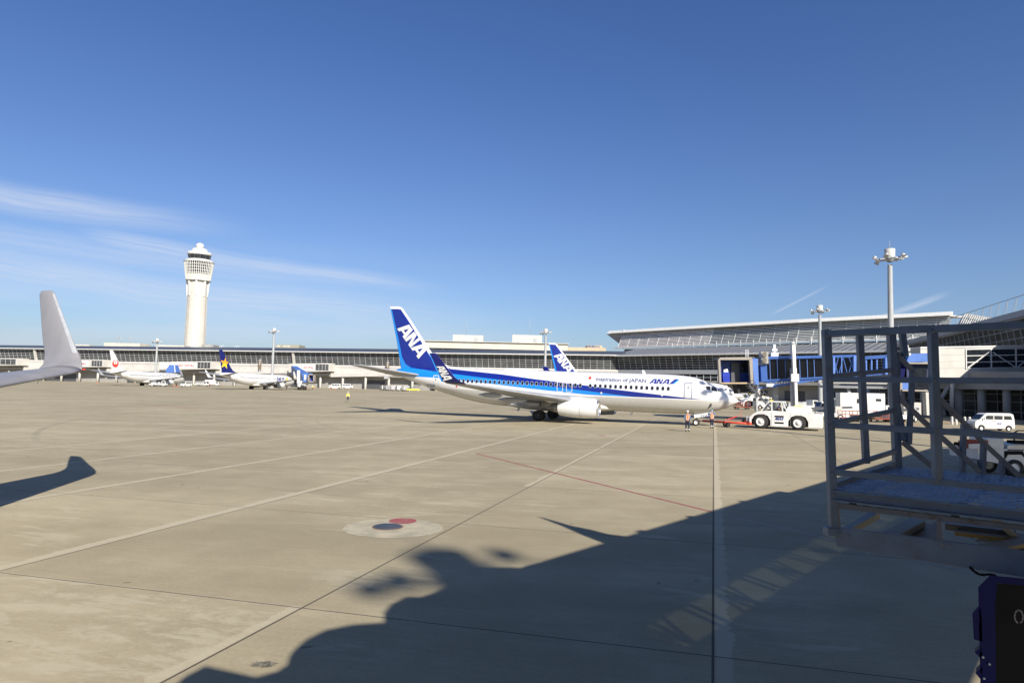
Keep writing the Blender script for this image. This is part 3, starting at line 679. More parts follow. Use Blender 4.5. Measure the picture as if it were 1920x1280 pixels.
for k in range(36):                                       # ring open at the top, thick below: raised wings
    t0, t1 = R(100 + 340 * k / 36 * 1.0 - 0), R(100 + 340 * (k + 1) / 36)
    def rin(t): return r0 * (.52 + .34 * math.sin(t))
    out.append([(c0[0] - r0 * math.cos(t0), c0[1] + r0 * math.sin(t0)), (c0[0] - r0 * math.cos(t1), c0[1] + r0 * math.sin(t1)), (c0[0] - rin(t1) * math.cos(t1), c0[1] + rin(t1) * math.sin(t1)), (c0[0] - rin(t0) * math.cos(t0), c0[1] + rin(t0) * math.sin(t0))])
out.append([(c0[0] + .1, c0[1] - .5), (c0[0] - .12, c0[1] - .5), (c0[0] - .22, c0[1] + .35), (c0[0] - .05, c0[1] + .55), (c0[0] + .35, c0[1] + .45), (c0[0] + .02, c0[1] + .33)])
fin_side(out, -1, .03).build('tail_emblem', M['red'], L4)
P = text_polys('JAPAN TRANSOCEAN AIR', 1.0, bold=.01); wd = max(p[0] for pl in P for p in pl)
on_side([[(16.0 - p[0] * 11.0 / wd, 4.15 + p[1] * .75) for p in pl] for pl in P], -1, .03, .4).build('airline_lettering', M['txt'], L4)
# the airliner the photographer sits in: only its left wing reaches into the picture
own_h = R(-OWN_PSI); 
OW = airliner('airliner', 'near airliner whose plain grey wing and upturned winglet enter from the left edge', (OWN_X, OWN_Y), own_h, 'own', 0, OWN_Z)
# ------------------------------------------------------------------ terminal buildings
def frame(P0, P1):
    P0 = Vector((P0[0], P0[1], 0)); P1 = Vector((P1[0], P1[1], 0)); d = (P1 - P0); L = d.length; d.normalize(); n = Vector((d.y, -d.x, 0))
    if n.y > 0 and abs(n.y) > abs(n.x): n = -n
    if n.dot(P0) > 0: n = -n
    def W(s, out, z): return P0 + d * s + n * out + Vector((0, 0, z))
    return W, L, d, n
def fbox(mb, W, s0, s1, o0, o1, z0, z1):
    P = [W(s0, o0, z0), W(s1, o0, z0), W(s1, o1, z0), W(s0, o1, z0)]; return mb.prism(P, (0, 0, z1 - z0))
def glass_mat():
    mt, nt, b, oc = newmat('curtain_wall_glass'); x, y, z = xyz(nt, oc)
    cell = nt.nodes.new('ShaderNodeTexNoise'); nt.links.new(combine(nt, x * .10, y * .10, z * .5), cell.inputs['Vector']); cell.inputs['Scale'].default_value = 1.6; cell.inputs['Detail'].default_value = 3
    n = X(nt, cell.outputs[0]); c = mix(nt, n.ss(.45, .6), (.008, .008, .009), (.035, .042, .040))
    nt.links.new(c, b.inputs['Base Color']); b.inputs['Roughness'].default_value = .35; b.inputs['Specular IOR Level'].default_value = .25; return mt
M['cwall'] = glass_mat()
M['mull'] = mat('mullion_white', (.50, .51, .52), .5)
M['corr'] = None
def corr_mat():
    mt, nt, b, oc = newmat('corrugated_roof'); x, y, z = xyz(nt, oc)
    s = ((x * 0.7 - y * 0.7) * 0.42).fr(); c = mix(nt, s.gt(.55), (.30, .31, .33), (.13, .135, .15)); n = noise(nt, oc, .3, 4)
    c = mix(nt, n.ss(.3, .7) * .3, c, (.2, .2, .21)); nt.links.new(c, b.inputs['Base Color']); b.inputs['Roughness'].default_value = .5; b.inputs['Metallic'].default_value = .2; return mt
M['corr'] = corr_mat()
PIER0 = Vector((-420, 396.6, 0)); PIER1 = Vector((45.7, 282.9, 0))
W, L, d_, n_ = frame(PIER0, PIER1)
tm = thing('terminal_building', 'long low airport terminal pier with glass grid facade and grey roof along the left horizon', 'terminal building', PIER0)
def grid_facade(t, W, s0, s1, z0, z1, step, rows, lean=1.6, name='mullion_grid', w_=.11):
    g = MB(); g.poly([W(s0, 0, z0), W(s1, 0, z0), W(s1, lean, z1), W(s0, lean, z1)]); g.build('glass_wall', M['cwall'], t, world=True)
    mb = MB(); s = s0
    while s <= s1 + .01: mb.bar(W(s, .12, z0), W(s, lean + .12, z1), w_, .10, up=(0, 1, 0)); mb.bar(W(s, lean + .12, z1), W(s + step * .35, lean + 1.6, z1 + .7), .13, .13); s += step
    for k in range(rows + 1):
        z = z0 + (z1 - z0) * k / rows; o = lean * k / rows; mb.bar(W(s0, o + .17, z), W(s1, o + .17, z), .12, .13 if k % rows else .22)
    return mb.build(name, M['mull'], t, world=True)
joints = [40, 170, 325, L]                                # bays between the expansion joints
prev = 0
for j in joints:
    grid_facade(tm, W, prev, j - .8, 10.9, 16.4, 2.85, 6); prev = j
    if j < L: MB().bar(W(j, 1.0, 10.5), W(j, 2.6, 17.2), 1.0, .9).bar(W(j, 2.6, 17.3), W(j + 3, -8, 18.9), .35, .3).build('joint_column', M['offwhite'], tm, world=True)
rb = MB()
rb.prism([W(0, 3.4, 17.25), W(0, -3, 19.0), W(0, -3, 18.4), W(0, 3.4, 16.95)], d_ * (L + 3)); rb.build('roof', M['roof'], tm, world=True)
fbox(MB(), W, 0, L + 1, 3.4, 3.65, 16.75, 17.15).build('fascia', M['white'], tm, world=True)
fbox(MB(), W, 0, L, -.2, -8.5, 0, 17.2).build('inner_block', M['dgrey'], tm, world=True)
fbox(MB(), W, 0, L, 2.0, .1, 6.9, 10.8).build('walkway', M['offwhite'], tm, world=True)
mbs = MB(); fbox(mbs, W, 0, L, 2.03, 2.08, 9.75, 9.95); mbs.build('walkway_grey_strip', M['grey'], tm, world=True)  # narrow grey strip along the walkway face
lw = MB(); s = 0
opens = [(18, 44), (70, 118), (150, 196), (228, 262), (300, 330), (362, 372), (394, 440)]
for a, b_ in zip([0] + [o[1] for o in opens], [o[0] for o in opens] + [L]): fbox(lw, W, a, b_, .0, -.19, 0, 6.85)
for a, b_ in opens: fbox(lw, W, a, b_, .0, -.19, 4.2, 6.85)
lw.build('ground_floor_wall', M['midgrey'], tm, world=True)
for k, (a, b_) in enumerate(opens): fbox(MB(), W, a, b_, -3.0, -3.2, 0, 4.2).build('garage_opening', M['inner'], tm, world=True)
cb = MB(); fbox(cb, W, 0, L, 3.8, .1, 5.6, 6.85); cb.build('canopy', M['midgrey'], tm, world=True)
k = 4
while k < L:
    MB().tube(W(k, 3.0, 0), W(k, 3.0, 5.6), .55, n=12).build('column', M['offwhite'], tm, world=True); k += 11.6
def s_at(u):                                               # metres along the pier for a pixel column
    p = onplane(u, 700, PIER0, n_); return (p - PIER0).dot(d_)
# gangway bays with sign boards
def gangway(u0, u1, usign0, usign1, uwin0, uwin1, txt=True, out=7.0):
    a, b_ = s_at(u0), s_at(u1); mb = MB(); mb.prism([W(a, out, 7.0), W(b_, out, 7.8), W(b_, out, 11.5), W(a, out, 11.1)], -n_ * (out - 2.1)); 
    bx = mb.build('gangway', M['offwhite'], tm, world=True)
    mb = MB(); w0, w1 = s_at(uwin0), s_at(uwin1); fbox(mb, W, w0, w1, out + .02, out + .05, 8.2, 11.0); gl = mb.build('gangway_window', M['cwall'], tm, world=True)
    mb = MB()
    for i in range(5): q = w0 + (w1 - w0) * i / 4; mb.bar(W(q, out + .1, 8.2), W(q, out + .1, 11.0), .12)
    for i in range(4): z = 8.2 + 2.8 * i / 3; mb.bar(W(w0, out + .1, z), W(w1, out + .1, z), .12)
    mb.build('window_bars', M['mull'], tm, world=True)
gs = [(-40, 60, -14, 12, 14, 52), (120, 215, 150, 186, 192, 212), (338, 418, 348, 386, 388, 412), (556, 632, 582, 604, 606, 630)]
lab = ['white sign board with red lettering cut by the left picture edge', 'white sign board with red lettering just right of the grey winglet', 'white sign board with red lettering behind the navy tail, right of the tower foot', 'white sign board with red lettering right of the blue jet bridge cab']
for i, q in enumerate(gs):
    gangway(*q); a, b_ = s_at(q[2]), s_at(q[3])
    loc = W(a, 7.1, 8.2); sg = thing('sign_board', lab[i], 'sign', loc, group='sign boards on the terminal gangways')
    fbox(MB(), W, a - (b_ - a) * .8, b_, 7.03, 7.12, 7.9, 10.9).build('panel', M['white'], sg, world=True)
    P = text_polys('GO VITAL', 1.0, bold=.02); wd = max(p[0] for pl in P for p in pl); wx = (b_ - a) * .84; mb = MB()
    for pl in P: mb.poly([W(a + (b_ - a) * .08 + p[0] / wd * wx, 7.16, 8.8 + p[1] * 1.5) for p in pl])
    mb.build('red_lettering', M['sred'], sg, world=True)
    P = text_polys('NTO', 1.0); mb = MB()
    for pl in P: mb.poly([W(a - (b_ - a) * .55 + p[0] / 2.0 * wx * .35, 7.16, 8.9 + p[1] * 1.1) for p in pl])
    mb.build('grey_lettering', M['sgrey'], sg, world=True)
    # sloping foot of the gangway
    MB().prism([W(s_at(q[1]) - 1, 2.2, 7.0), W(s_at(q[1]) + 42, 2.2, 7.0), W(s_at(q[1]) + 42, 2.2, 6.6), W(s_at(q[1]) - 1, 2.2, 5.2)], n_ * 2.0).build('ramp_soffit', M['offwhite'], tm, world=True)
# warning light / camera posts on the facade
for u in (494, 732): 
    s = s_at(u); p = W(s, 2.4, 9.0)
    t = thing('equipment_post', 'brown stop-marker stack on the terminal facade, ' + ('above the far white airliner with the navy tail' if u < 600 else 'left of the big blue tail'), 'guidance marker', W(s, 3.2, 6.9), group='docking guidance stacks on the facade')
    MB().box((0, 0, 2.2), (1.2, .5, 1.9)).box((0, 0, 4.4), (1.4, .5, 2.2)).build('cabinet', mat('brown_cabinet', (.16, .12, .07), .6), t)
    MB().lathe([(3.2, .35), (5.9, .3), (6.4, .05)], n=10).bar((0, 0, 0), (0, 0, 1.6), .4).build('post', M['grey'], t)
    MB().box((-.2, -.6, -1.2), (2.4, .6, 1.6)).build('bracket', M['grey'], t)
# things behind the pier roof
def bld(name, label, cat, px0, px1, vt, vb, Y, mt, depth=12, parts=None):
    p0, p1 = atY(px0, vt, Y), atY(px1, vt, Y); zt = (p0.z + p1.z) / 2
    t = thing(name, label, cat, (p0.x, Y, 0)); MB().box(((p1.x - p0.x) / 2, depth / 2, zt / 2), (p1.x - p0.x, depth, zt)).build('wall', mt, t)
    return t, p0, p1, zt
t, p0, p1, zt = bld('rooftop_building', 'low cream building with antennas above the pier roof left of the tower', 'building', 195, 262, 643, 650, 390, M['cream'])
mb = MB()
for u in (219, 226, 245):
    p = atY(u, 643, 392) - Vector((p0.x, 390, 0)); mb.tube((p.x, 2, zt), (p.x, 2, zt + 4.2), .10, n=6).bar((p.x - 1.4, 2, zt + 3), (p.x + 1.4, 2, zt + 3), .09)
    for q in (-1.4, -.7, .7, 1.4): mb.bar((p.x + q, 2, zt + 2.2), (p.x + q, 2, zt + 3.8), .08)
mb.build('antenna_array', M['grey'], t)
bld('rooftop_building', 'thin pale rooftop strip beside the grey winglet above the pier roof', 'building', 133, 168, 646, 650, 400, M['cream'], 8)
bld('rooftop_building', 'thin pale rooftop strip right of the antennas by the tower foot', 'building', 292, 345, 647, 651, 400, M['cream'], 8)
t, p0, p1, zt = bld('rooftop_building', 'olive grey rooftop block right of the second light mast', 'building', 517, 561, 646, 653, 400, mat('olive_panel', (.30, .29, .23), .7))
mb = MB()
for u in (522, 534, 541): p = atY(u, 646, 399.9) - Vector((p0.x, 400, 0)); mb.box((p.x, -.05, zt - 1.0), (1.8, .1, .9))
mb.build('vent', M['offwhite'], t)
bld('rooftop_building', 'small grey block touching the foot of the control tower', 'building', 378, 400, 646, 652, 405, M['midgrey'], 8)
for u in (389, 416, 444):
    p = atY(u, 648, 380); t = thing('rooftop_antenna', 'small white ring antenna on the pier roof, ' + {389: 'nearest the tower', 416: 'above the navy tail', 444: 'the one farthest right of the tower'}[u], 'antenna', (p.x, 380, 19.3), group='ring antennas on the pier roof')
    mb = MB(); n = 14
    for i in range(n):
        a0, a1 = 2 * math.pi * i / n, 2 * math.pi * (i + 1) / n
        if 3 <= i <= 4: continue
        mb.bar((1.3 * math.cos(a0), 0, 2 + 1.3 * math.sin(a0)), (1.3 * math.cos(a1), 0, 2 + 1.3 * math.sin(a1)), .14)
    mb.build('ring', M['white'], t); MB().bar((0, 0, 0), (0, 0, 2.4), .16).bar((0, 0, 2.0), (.5, 0, 2.9), .12).bar((0, 0, 2.0), (-.5, 0, 2.9), .12).build('mast', M['white'], t)
# hotel block with window strip and two plant rooms
Yh = 330
p0, p1 = atY(795, 645, Yh), atY(1062, 645, Yh)
ht = thing('hotel_building', 'long white flat roofed building with a window strip and two plant rooms above the pier', 'building', (p0.x, Yh, 0)); Lh = p1.x - p0.x
zr = atY(930, 642.5, Yh).z; zb = zr - 3.3
MB().box((Lh / 2, 9, zb / 2), (Lh, 18, zb)).build('wall', M['cream'], ht)
MB().box((Lh / 2, 8.6, zb + 1.65), (Lh + 1.0, 20, 3.3)).box((Lh / 2, 8.4, zr + .15), (Lh + 2.4, 21.4, .3)).build('parapet', M['cream'], ht)
for k in range(14):
    x = 2 + k * (Lh - 4) / 13
    wn_ = MB().box((x, -.1, zb - 1.6), (3.9, .2, 2.6)).build('window', M['glass'], ht)
    MB().box((x + .3 * (k % 3 - 1), -.24, zb - 2.1), (3.2, .05, 1.5)).build('curtain', mat('pale_curtain%d' % (k % 2), (.42, .50, .46), .8) if k < 2 else bpy.data.materials['pale_curtain%d' % (k % 2)], wn_)
MB().box((Lh / 2, -.05, zb - 3.6), (Lh, .1, .8)).build('sill_band', M['grey'], ht)
for u0, u1 in ((848, 905), (961, 1017)):
    a, b_ = atY(u0, 627, Yh).x - p0.x, atY(u1, 627, Yh).x - p0.x; z1 = atY((u0 + u1) / 2, 627, Yh).z
    pr = MB().box(((a + b_) / 2, 8, (zr + z1) / 2), (b_ - a, 8, z1 - zr)).build('plant_room', M['cream'], ht)
    MB().box((b_ - 3.4, 3.9, (zr + z1) / 2 - .3), (1.8, .2, 1.9)).box((a + 3, 3.9, zr + .8), (1.2, .2, .8)).build('vent', M['grey'], pr)
    MB().tube(((a + b_) / 2 + (-1 if u0 < 900 else 1.4), 8, z1), ((a + b_) / 2 + (-1 if u0 < 900 else 1.4), 8, z1 + 9.5), .11, .04, n=6).build('lightning_rod', M['polegrey'], pr)
MB().sphere((Lh - 14, 6, zr + 1.0), .9, 8).tube((Lh - 14, 6, zr), (Lh - 14, 6, zr + .6), .3).box((Lh - 24, 7, zr + .6), (2, 2, .9)).build('roof_equipment', M['white'], ht)
p0, p1 = atY(1062, 660, 345), atY(1136, 660, 345)
hb = thing('hotel_building', 'beige hotel block with dark rooftop lettering right of the long white building', 'building', (p0.x, 345, 0)); z1 = atY(1085, 651, 345).z; z2 = atY(1110, 647, 345).z; lh = p1.x - p0.x
MB().box((lh * .5, 8, z1 / 2), (lh, 16, z1)).build('wall', M['beige'], hb)
a, b_ = atY(1103, 650, 345).x - p0.x, atY(1125, 650, 345).x - p0.x
MB().box(((a + b_) / 2 + .6, 7, (z1 + z2) / 2), (b_ - a + 1.5, 12, z2 - z1)).build('penthouse', M['beige'], hb)
P = text_polys('東横INN', 1.0, bold=.02); wd = max([p[0] for pl in P for p in pl] + [1]); mb = MB()
for pl in P: mb.poly([(a + p[0] / wd * (b_ - a), .9, z1 + .15 + p[1] * 1.3) for p in pl])
mb.build('rooftop_lettering', M['txt'], hb)

# lower terminal running toward the right
TW, TL_, td, tn = frame(PIER1, (133, 196.5))
tl = thing('terminal_building', 'main terminal lower storey with corrugated grey roof and glass grid, behind the jet bridge', 'terminal building', PIER1)
grid_facade(tl, TW, .8, TL_, 10.9, 16.4, 2.9, 6)
MB().prism([TW(0, 3.2, 17.0), TW(0, -13, 20.6), TW(0, -13, 20.2), TW(0, 3.2, 16.7)], td * TL_).build('corrugated_roof', M['corr'], tl, world=True)
fbox(MB(), TW, 0, TL_, 3.2, 3.45, 16.45, 17.05).build('fascia', M['mull'], tl, world=True)
fbox(MB(), TW, 0, TL_, -.2, -9, 0, 16.6).build('inner_block', M['dgrey'], tl, world=True)
fbox(MB(), TW, 0, TL_, 1.6, .1, 9.2, 10.8).build('walkway', M['grey'], tl, world=True)
fbox(MB(), TW, 0, TL_, 1.2, .1, 6.8, 9.1).build('lower_glass', M['cwall'], tl, world=True)
mb = MB(); s = 0
while s < TL_: mb.bar(TW(s, 1.3, 6.8), TW(s, 1.3, 9.1), .14); s += 2.9
mb.bar(TW(0, 1.3, 8), TW(TL_, 1.3, 8), .14); mb.build('mullion_grid', M['mull'], tl, world=True)
fbox(MB(), TW, 0, TL_, 4.0, .1, 5.6, 6.7).build('canopy', M['midgrey'], tl, world=True)
fbox(MB(), TW, 0, TL_, 0, -.19, 0, 5.5).build('ground_floor_wall', M['midgrey'], tl, world=True)
for k in range(9): fbox(MB(), TW, 6 + k * 13, 13 + k * 13, .06, .02, 0, 3.6).build('garage_opening', M['dgrey'], tl, world=True)
k = 3
while k < TL_: MB().tube(TW(k, 3.2, 0), TW(k, 3.2, 5.6), .6, n=12).build('column', M['offwhite'], tl, world=True); k += 12

# upper terminal hall with louvred wall and overhanging roof
def louvre_mat():
    mt, nt, b, oc = newmat('louvre_backing'); n = noise(nt, oc, .2, 3); c = mix(nt, n.ss(.3, .7), (.13, .14, .13), (.18, .19, .18)); nt.links.new(c, b.inputs['Base Color']); b.inputs['Roughness'].default_value = .6; return mt
M['louvb'] = louvre_mat(); M['louv1'] = mat('pale_louvre', (.78, .74, .72), .5, scale=.2); M['louv2'] = mat('grey_louvre', (.62, .64, .63), .5, scale=.2)
A0 = Vector((49.5, 320, 0)); A1 = Vector((109, 250, 0)); A2 = Vector((143.5, 216, 0))
UW, UL, ud, un = frame(A0, A1); VW, VL, vd, vn = frame(A1, A2)
up_ = thing('terminal_hall', 'high terminal hall with louvred metal wall under a long white edged sloping roof', 'terminal building', A0)
def louvres(Wf, s0, s1, z0, z1, n, mt):
    MB().poly([Wf(s0, 2.6, z0), Wf(s1, 2.6, z0), Wf(s1, -.9, z1), Wf(s0, -.9, z1)]).build('louvre_backing', M['louvb'], up_, world=True)
    mb = MB()
    for k in range(n + 1):
        z = z0 + (z1 - z0) * k / n; o = 2.8 - 3.5 * k / n; mb.bar(Wf(s0, o, z), Wf(s1, o, z), .22, .26 if mt is not M['louv1'] else .38)
    s = s0
    while s < s1 + .1: mb.bar(Wf(s, 2.9, z0), Wf(s, -.6, z1), .09, .08, up=(0, 1, 0)); s += 5.6
    return mb.build('louvre_wall', mt, up_, world=True)
sm = (onplane(1336, 630, A0, un) - A0).dot(ud)
louvres(UW, 5, sm, 22.4, 29.3, 11, M['louv1']); louvres(UW, sm + .2, UL, 22.4, 29.3, 11, M['louv2']); louvres(VW, 0, VL, 22.4, 29.3, 11, M['louv2'])
MB().prism([UW(-1, 1.5, 29.6), UW(-1, -22, 31.2), UW(-1, -22, 30.6), UW(-1, 1.5, 29.2)], ud * (UL + 1)).build('roof', M['offwhite'], up_, world=True)
MB().prism([VW(0, 1.5, 29.6), VW(0, -22, 31.2), VW(0, -22, 30.6), VW(0, 1.5, 29.2)], vd * VL).build('roof', M['offwhite'], up_, world=True)
mb = MB()
for Q, l_, d3, s0_ in ((UW, UL + 3, ud, -3), (VW, VL + 1, vd, 0)): mb.prism([Q(s0_, 2.2, 29.35), Q(s0_, 1.9, 29.75), Q(s0_, .3, 30.75), Q(s0_, .3, 29.6)], d3 * l_)
mb.build('roof_edge', M['white'], up_, world=True)
# eave soffit at the left end
mb = MB(); v = [UW(-3.5, 1.6, 29.2), UW(5.5, .5, 29.3), UW(3.0, -1.5, 23.8), UW(-3.5, -20, 30.2)]; mb.add(v, [(0, 1, 2), (0, 2, 3), (1, 2, 3), (0, 1, 3)]); mb.build('eave_soffit', M['grey'], up_, world=True)
MB().bar(UW(4, -2, 22), UW(7.0, 1.2, 31.0), .5, .5).bar(UW(6.2, -2, 22), UW(8.6, 1.2, 30.0), .3, .3).build('end_ladder', M['mull'], up_, world=True)
mb = MB(); mb.bar(UW(3, 2.9, 22.0), UW(UL, 2.9, 22.0), 1.0, .5).bar(VW(0, 2.9, 22.0), VW(VL, 2.9, 22.0), 1.0, .5)
for k in range(18): mb.bar(UW(sm + k * 5.5 - 18, 3.3, 20.9), UW(sm + k * 5.5 - 18, 3.4, 23.4), .16) if sm + k * 5.5 - 18 < UL else None
for k in range(9): mb.bar(VW(k * 5.5, 3.3, 20.0), VW(k * 5.5, 3.5, 23.8), .2)
mb.build('gutter_ledge', M['white'], up_, world=True)
mb = MB(); fbox(mb, UW, 4, UL, -3, -20, 0, 21.8); fbox(mb, VW, 0, VL, -3, -20, 0, 21.8); mb.build('inner_block', M['dgrey'], up_, world=True)
mb = MB(); fbox(mb, UW, 62, 74, -2.9, -2.95, 19.5, 21.4); fbox(mb, UW, 76, 79, -2.8, -2.95, 19.0, 21.7); mb.build('brown_cladding', M['brown'], up_, world=True)
mb = MB(); mb.bar(UW(4, -2.7, 21.0), UW(UL, -2.7, 21.0), .2, .5).bar(VW(0, -2.7, 20.4), VW(VL, -2.7, 20.4), .2, .7)
for k in range(20): mb.bar(VW(k * 2.4, -2.7, 18.5), VW(k * 2.4, -2.7, 21.6), .25)
mb.build('clerestory_frame', M['mull'], up_, world=True)
# space-frame end of the roof, curving down to the right
B1 = Vector((146, 212, 0)); e1 = gnd(1875, 597.5, 27.5); e1 = Vector((e1.x, e1.y, 0)); B2 = B1 + (e1 - B1)
lt = thing('roof_lattice', 'white open lattice where the hall roof curves down at the far right', 'roof lattice', B1)
mb = MB(); N = 16
for k in range(N + 1):
    f = k / N; p = B1.lerp(B2, f); zt = 29.8 - 2.6 * f; zb = 23.4
    q = p + Vector((-3, -5, 0))
    mb.bar((p.x, p.y, zt), (q.x - 6, q.y, zb - 5.0), .16)
    if k < N: p2 = B1.lerp(B2, (k + 1) / N); mb.bar((p.x, p.y, zt - .4), (p2.x, p2.y, zt - .16 - .4), .5, 1.1)
for r in range(7):
    g_ = r / 6; a = B1 + Vector((-9 * g_, -5 * g_, 29.6 - 11 * g_)); b_ = B2 + Vector((-9 * g_, -5 * g_, 27.0 - 8.8 * g_)); mb.bar(a, b_, .16)
mb.build('lattice_bars', M['white'], lt, world=True)
MB().poly([B1 + Vector((0, 1.5, 29.2)), B2 + Vector((0, 1.5, 26.7)), B2 + Vector((-9, -3.5, 17.5)), B1 + Vector((-9, -3.5, 18.3))]).build('roof_panel', M['grey'], lt, world=True)

# centre pier with rising roof edge on the right
E0 = gnd(1625, 661, 19); E1 = gnd(1920, 586, 19); E0.z = E1.z = 0; dd = (E1 - E0).normalized(); E1 = E1 + dd * 60
CW, CL, cdr, cn = frame(E0, E1)
cp = thing('terminal_building', 'dark glazed centre pier whose grey roof edge climbs toward the right edge', 'terminal building', E0)
MB().prism([CW(0, 1.5, 19.0), CW(0, -14, 21.5), CW(0, -14, 20.6), CW(0, 1.5, 17.6)], cdr * CL).build('roof', M['grey'], cp, world=True)
fbox(MB(), CW, 0, CL, 1.6, 1.9, 17.9, 19.05).build('roof_edge', M['grey'], cp, world=True)
MB().poly([CW(0, -1, 8), CW(CL, -1, 8), CW(CL, .6, 17.6), CW(0, .6, 17.6)]).build('glass_wall', M['cwall'], cp, world=True)
mb = MB(); s = 0
while s < CL: mb.bar(CW(s, -.7, 8), CW(s, .8, 17.6), .10, .12, up=(0, 1, 0)); s += 3.0
for k in range(7): z = 8 + 9.6 * k / 6; mb.bar(CW(0, -.7 + 1.5 * k / 6, z), CW(CL, -.7 + 1.5 * k / 6, z), .1, .12)
mb.build('mullion_grid', M['grey'], cp, world=True)
mb = MB()
for s in range(20, int(CL), 34): mb.bar(CW(s, -.5, 12.0), CW(s + 26, -.3, 15.2), .4, 1.5)
mb.build('escalator_truss', M['offwhite'], cp, world=True)
fbox(MB(), CW, 0, CL, -1.2, -13, 0, 17.5).build('inner_block', M['dgrey'], cp, world=True)
mb = MB()
z_c = lambda s: 22.2 + 1.4 * max(0, (s - 60)) / 60
k = 45
while k < CL: mb.bar(CW(k, -4, 19.4), CW(k + 1.2, -4, 23.5), .07).bar(CW(k + 1.2, -4, 23.5), CW(k + .2, -3, 19.3), .07); k += 4.5
mb.bar(CW(38, -4, 21.0), CW(60, -4, 23.5), .12).bar(CW(60, -4, 23.5), CW(CL, -4, 23.9), .12)
mb.build('roof_cable_fence', M['polegrey'], cp, world=True)
fbox(MB(), CW, 0, CL, 2.0, -.8, 5.6, 7.6).build('canopy', M['midgrey'], cp, world=True)
# ground floor glazed lobby
gp0 = gnd(1650, 770, 0); gp1 = gnd(1920, 775, 0)
G0 = atY(1650, 770, 126); G1 = atY(1925, 770, 104); G0.z = G1.z = 0; G1 = G1 + (G1 - G0) * .3
GW, GL, gd_, gn = frame(G0, G1)
lb = thing('lobby_building', 'shaded ground floor lobby with dark glazing and grey columns behind the small white van', 'building', G0)
MB().poly([GW(0, 0, 0), GW(GL, 0, 0), GW(GL, 0, 5.6), GW(0, 0, 5.6)]).build('glass_wall', M['cwall'], lb, world=True)
fbox(MB(), GW, 0, GL, 4.0, -.4, 4.6, 7.4).build('beam', M['midgrey'], lb, world=True)
mb = MB(); s = 0
while s < GL: mb.bar(GW(s, .1, 0), GW(s, .1, 5), .09); s += 1.7
for z in (1.1, 2.7, 3.9): mb.bar(GW(0, .1, z), GW(GL, .1, z), .09)
mb.build('mullion_grid', M['grey'], lb, world=True)
for u in (1712, 1752, 1818, 1860, 1908):
    s = (onplane(u, 750, G0, gn) - G0).dot(gd_); MB().tube(GW(s, 3, 0), GW(s, 3, 5), .55, n=14).build('column', M['midgrey'], lb, world=True)
fbox(MB(), GW, -1, GL, -1, -2, 0, 6.5).build('back_wall', M['inner'], lb, world=True)
# white fixed gangway
F0 = gnd(1733, 652.5, 11.0); F1 = gnd(1920, 650, 11.0); F0.z = F1.z = 0; F1 = F0 + (F1 - F0) * 1.5
F1 = Vector((atY(1920, 650, 109).x, 109, 0)); F0 = Vector((F0.x, 107, 0)); F1 = F0 + (F1 - F0) * 1.5
FW_, FL, fd, fn = frame(F0, F1)
FW = lambda s, o, z: FW_(s, o, z + .045 * s)
wg = thing('fixed_gangway', 'white raised passenger gangway with dark gridded windows at the right edge', 'gangway', F0)
fbox(MB(), FW, 0, FL, 0, -3.4, 6.5, 11.0).build('body', M['offwhite'], wg, world=True)
fbox(MB(), FW, -.1, FL, .12, -3.5, 11.0, 11.25).build('roof', M['white'], wg, world=True)
def sF(u): return (onplane(u, 690, F0, fn) - F0).dot(fd)
w0 = sF(1811); step_ = sF(1858) - sF(1811)
mb = MB()
for z in (7.7, 8.8, 9.9): mb.bar(FW(0, .02, z), FW(w0 - .2, .02, z), .02, .035)
mb.build('panel_joints', M['grey'], wg, world=True)
for k in range(4):
    wn_ = fbox(MB(), FW, w0 + k * step_, w0 + (k + 1) * step_ - .15, .02, .06, 7.6, 10.7).build('window', M['glass'], wg, world=True)
    mb = MB()
    for z in (7.6, 8.6, 9.65, 10.7): mb.bar(FW(w0 + k * step_, .09, z), FW(w0 + (k + 1) * step_, .09, z), .12, .13)
    mb.bar(FW(w0 + k * step_, .09, 7.5), FW(w0 + k * step_, .09, 10.8), .16); mb.bar(FW(w0 + (k + (k % 2)) * step_ + (.3 if k % 2 == 0 else -.3), .08, 7.7), FW(w0 + (k + (1 - k % 2)) * step_ + (-.3 if k % 2 == 0 else .3), .08, 10.2), .08, .15)
    mb.build('frame', M['white'], wn_, world=True)
mb = MB(); mb.bar(FW(-1, -.4, 6.3), FW(FL, -.4, 6.3), .8, .5); mb.bar(FW(-1, -3, 6.2), FW(FL, -3, 6.2), .5, .5); mb.build('underframe', M['offwhite'], wg, world=True)
for (ua, ub) in ((1762, 1790), (1798, 1805)):
    a = sF(ua); b_ = sF(ub); MB().tube(FW(a, -1.5, 6.3), FW(b_, -2.5, 0), .32, n=14).build('leg', M['white'], wg, world=True)
MB().tube(FW(sF(1800), -1.5, 6.2), FW(sF(1775), -3.4, 0), .3, n=12).build('leg', M['grey'], wg, world=True)
# white beam gangway behind the foreground stairs
H0 = gnd(1545, 716, 6.6); H1 = gnd(1668, 723, 6.0); H0.z = H1.z = 0
HWf, HL, hd_, hn = frame((atY(1535, 716, 105).x, 105), (atY(1672, 720, 100).x, 100))
hg = thing('fixed_gangway', 'plain white overhead gangway strip seen between the grey stair rails', 'gangway', HWf(0, 0, 0))
fbox(MB(), HWf, 0, HL, 0, -3, 5.0, 6.0).build('body', M['offwhite'], hg, world=True)
fbox(MB(), HWf, 0, HL, -.3, -2.6, 4.3, 4.7).build('underframe', M['grey'], hg, world=True)
for u in (1583, 1600): MB().tube(HWf((u - 1535) * .085, -1, 4.6), HWf((u - 1525) * .085, -1, 0), .25, n=10).build('leg', M['white'], hg, world=True)

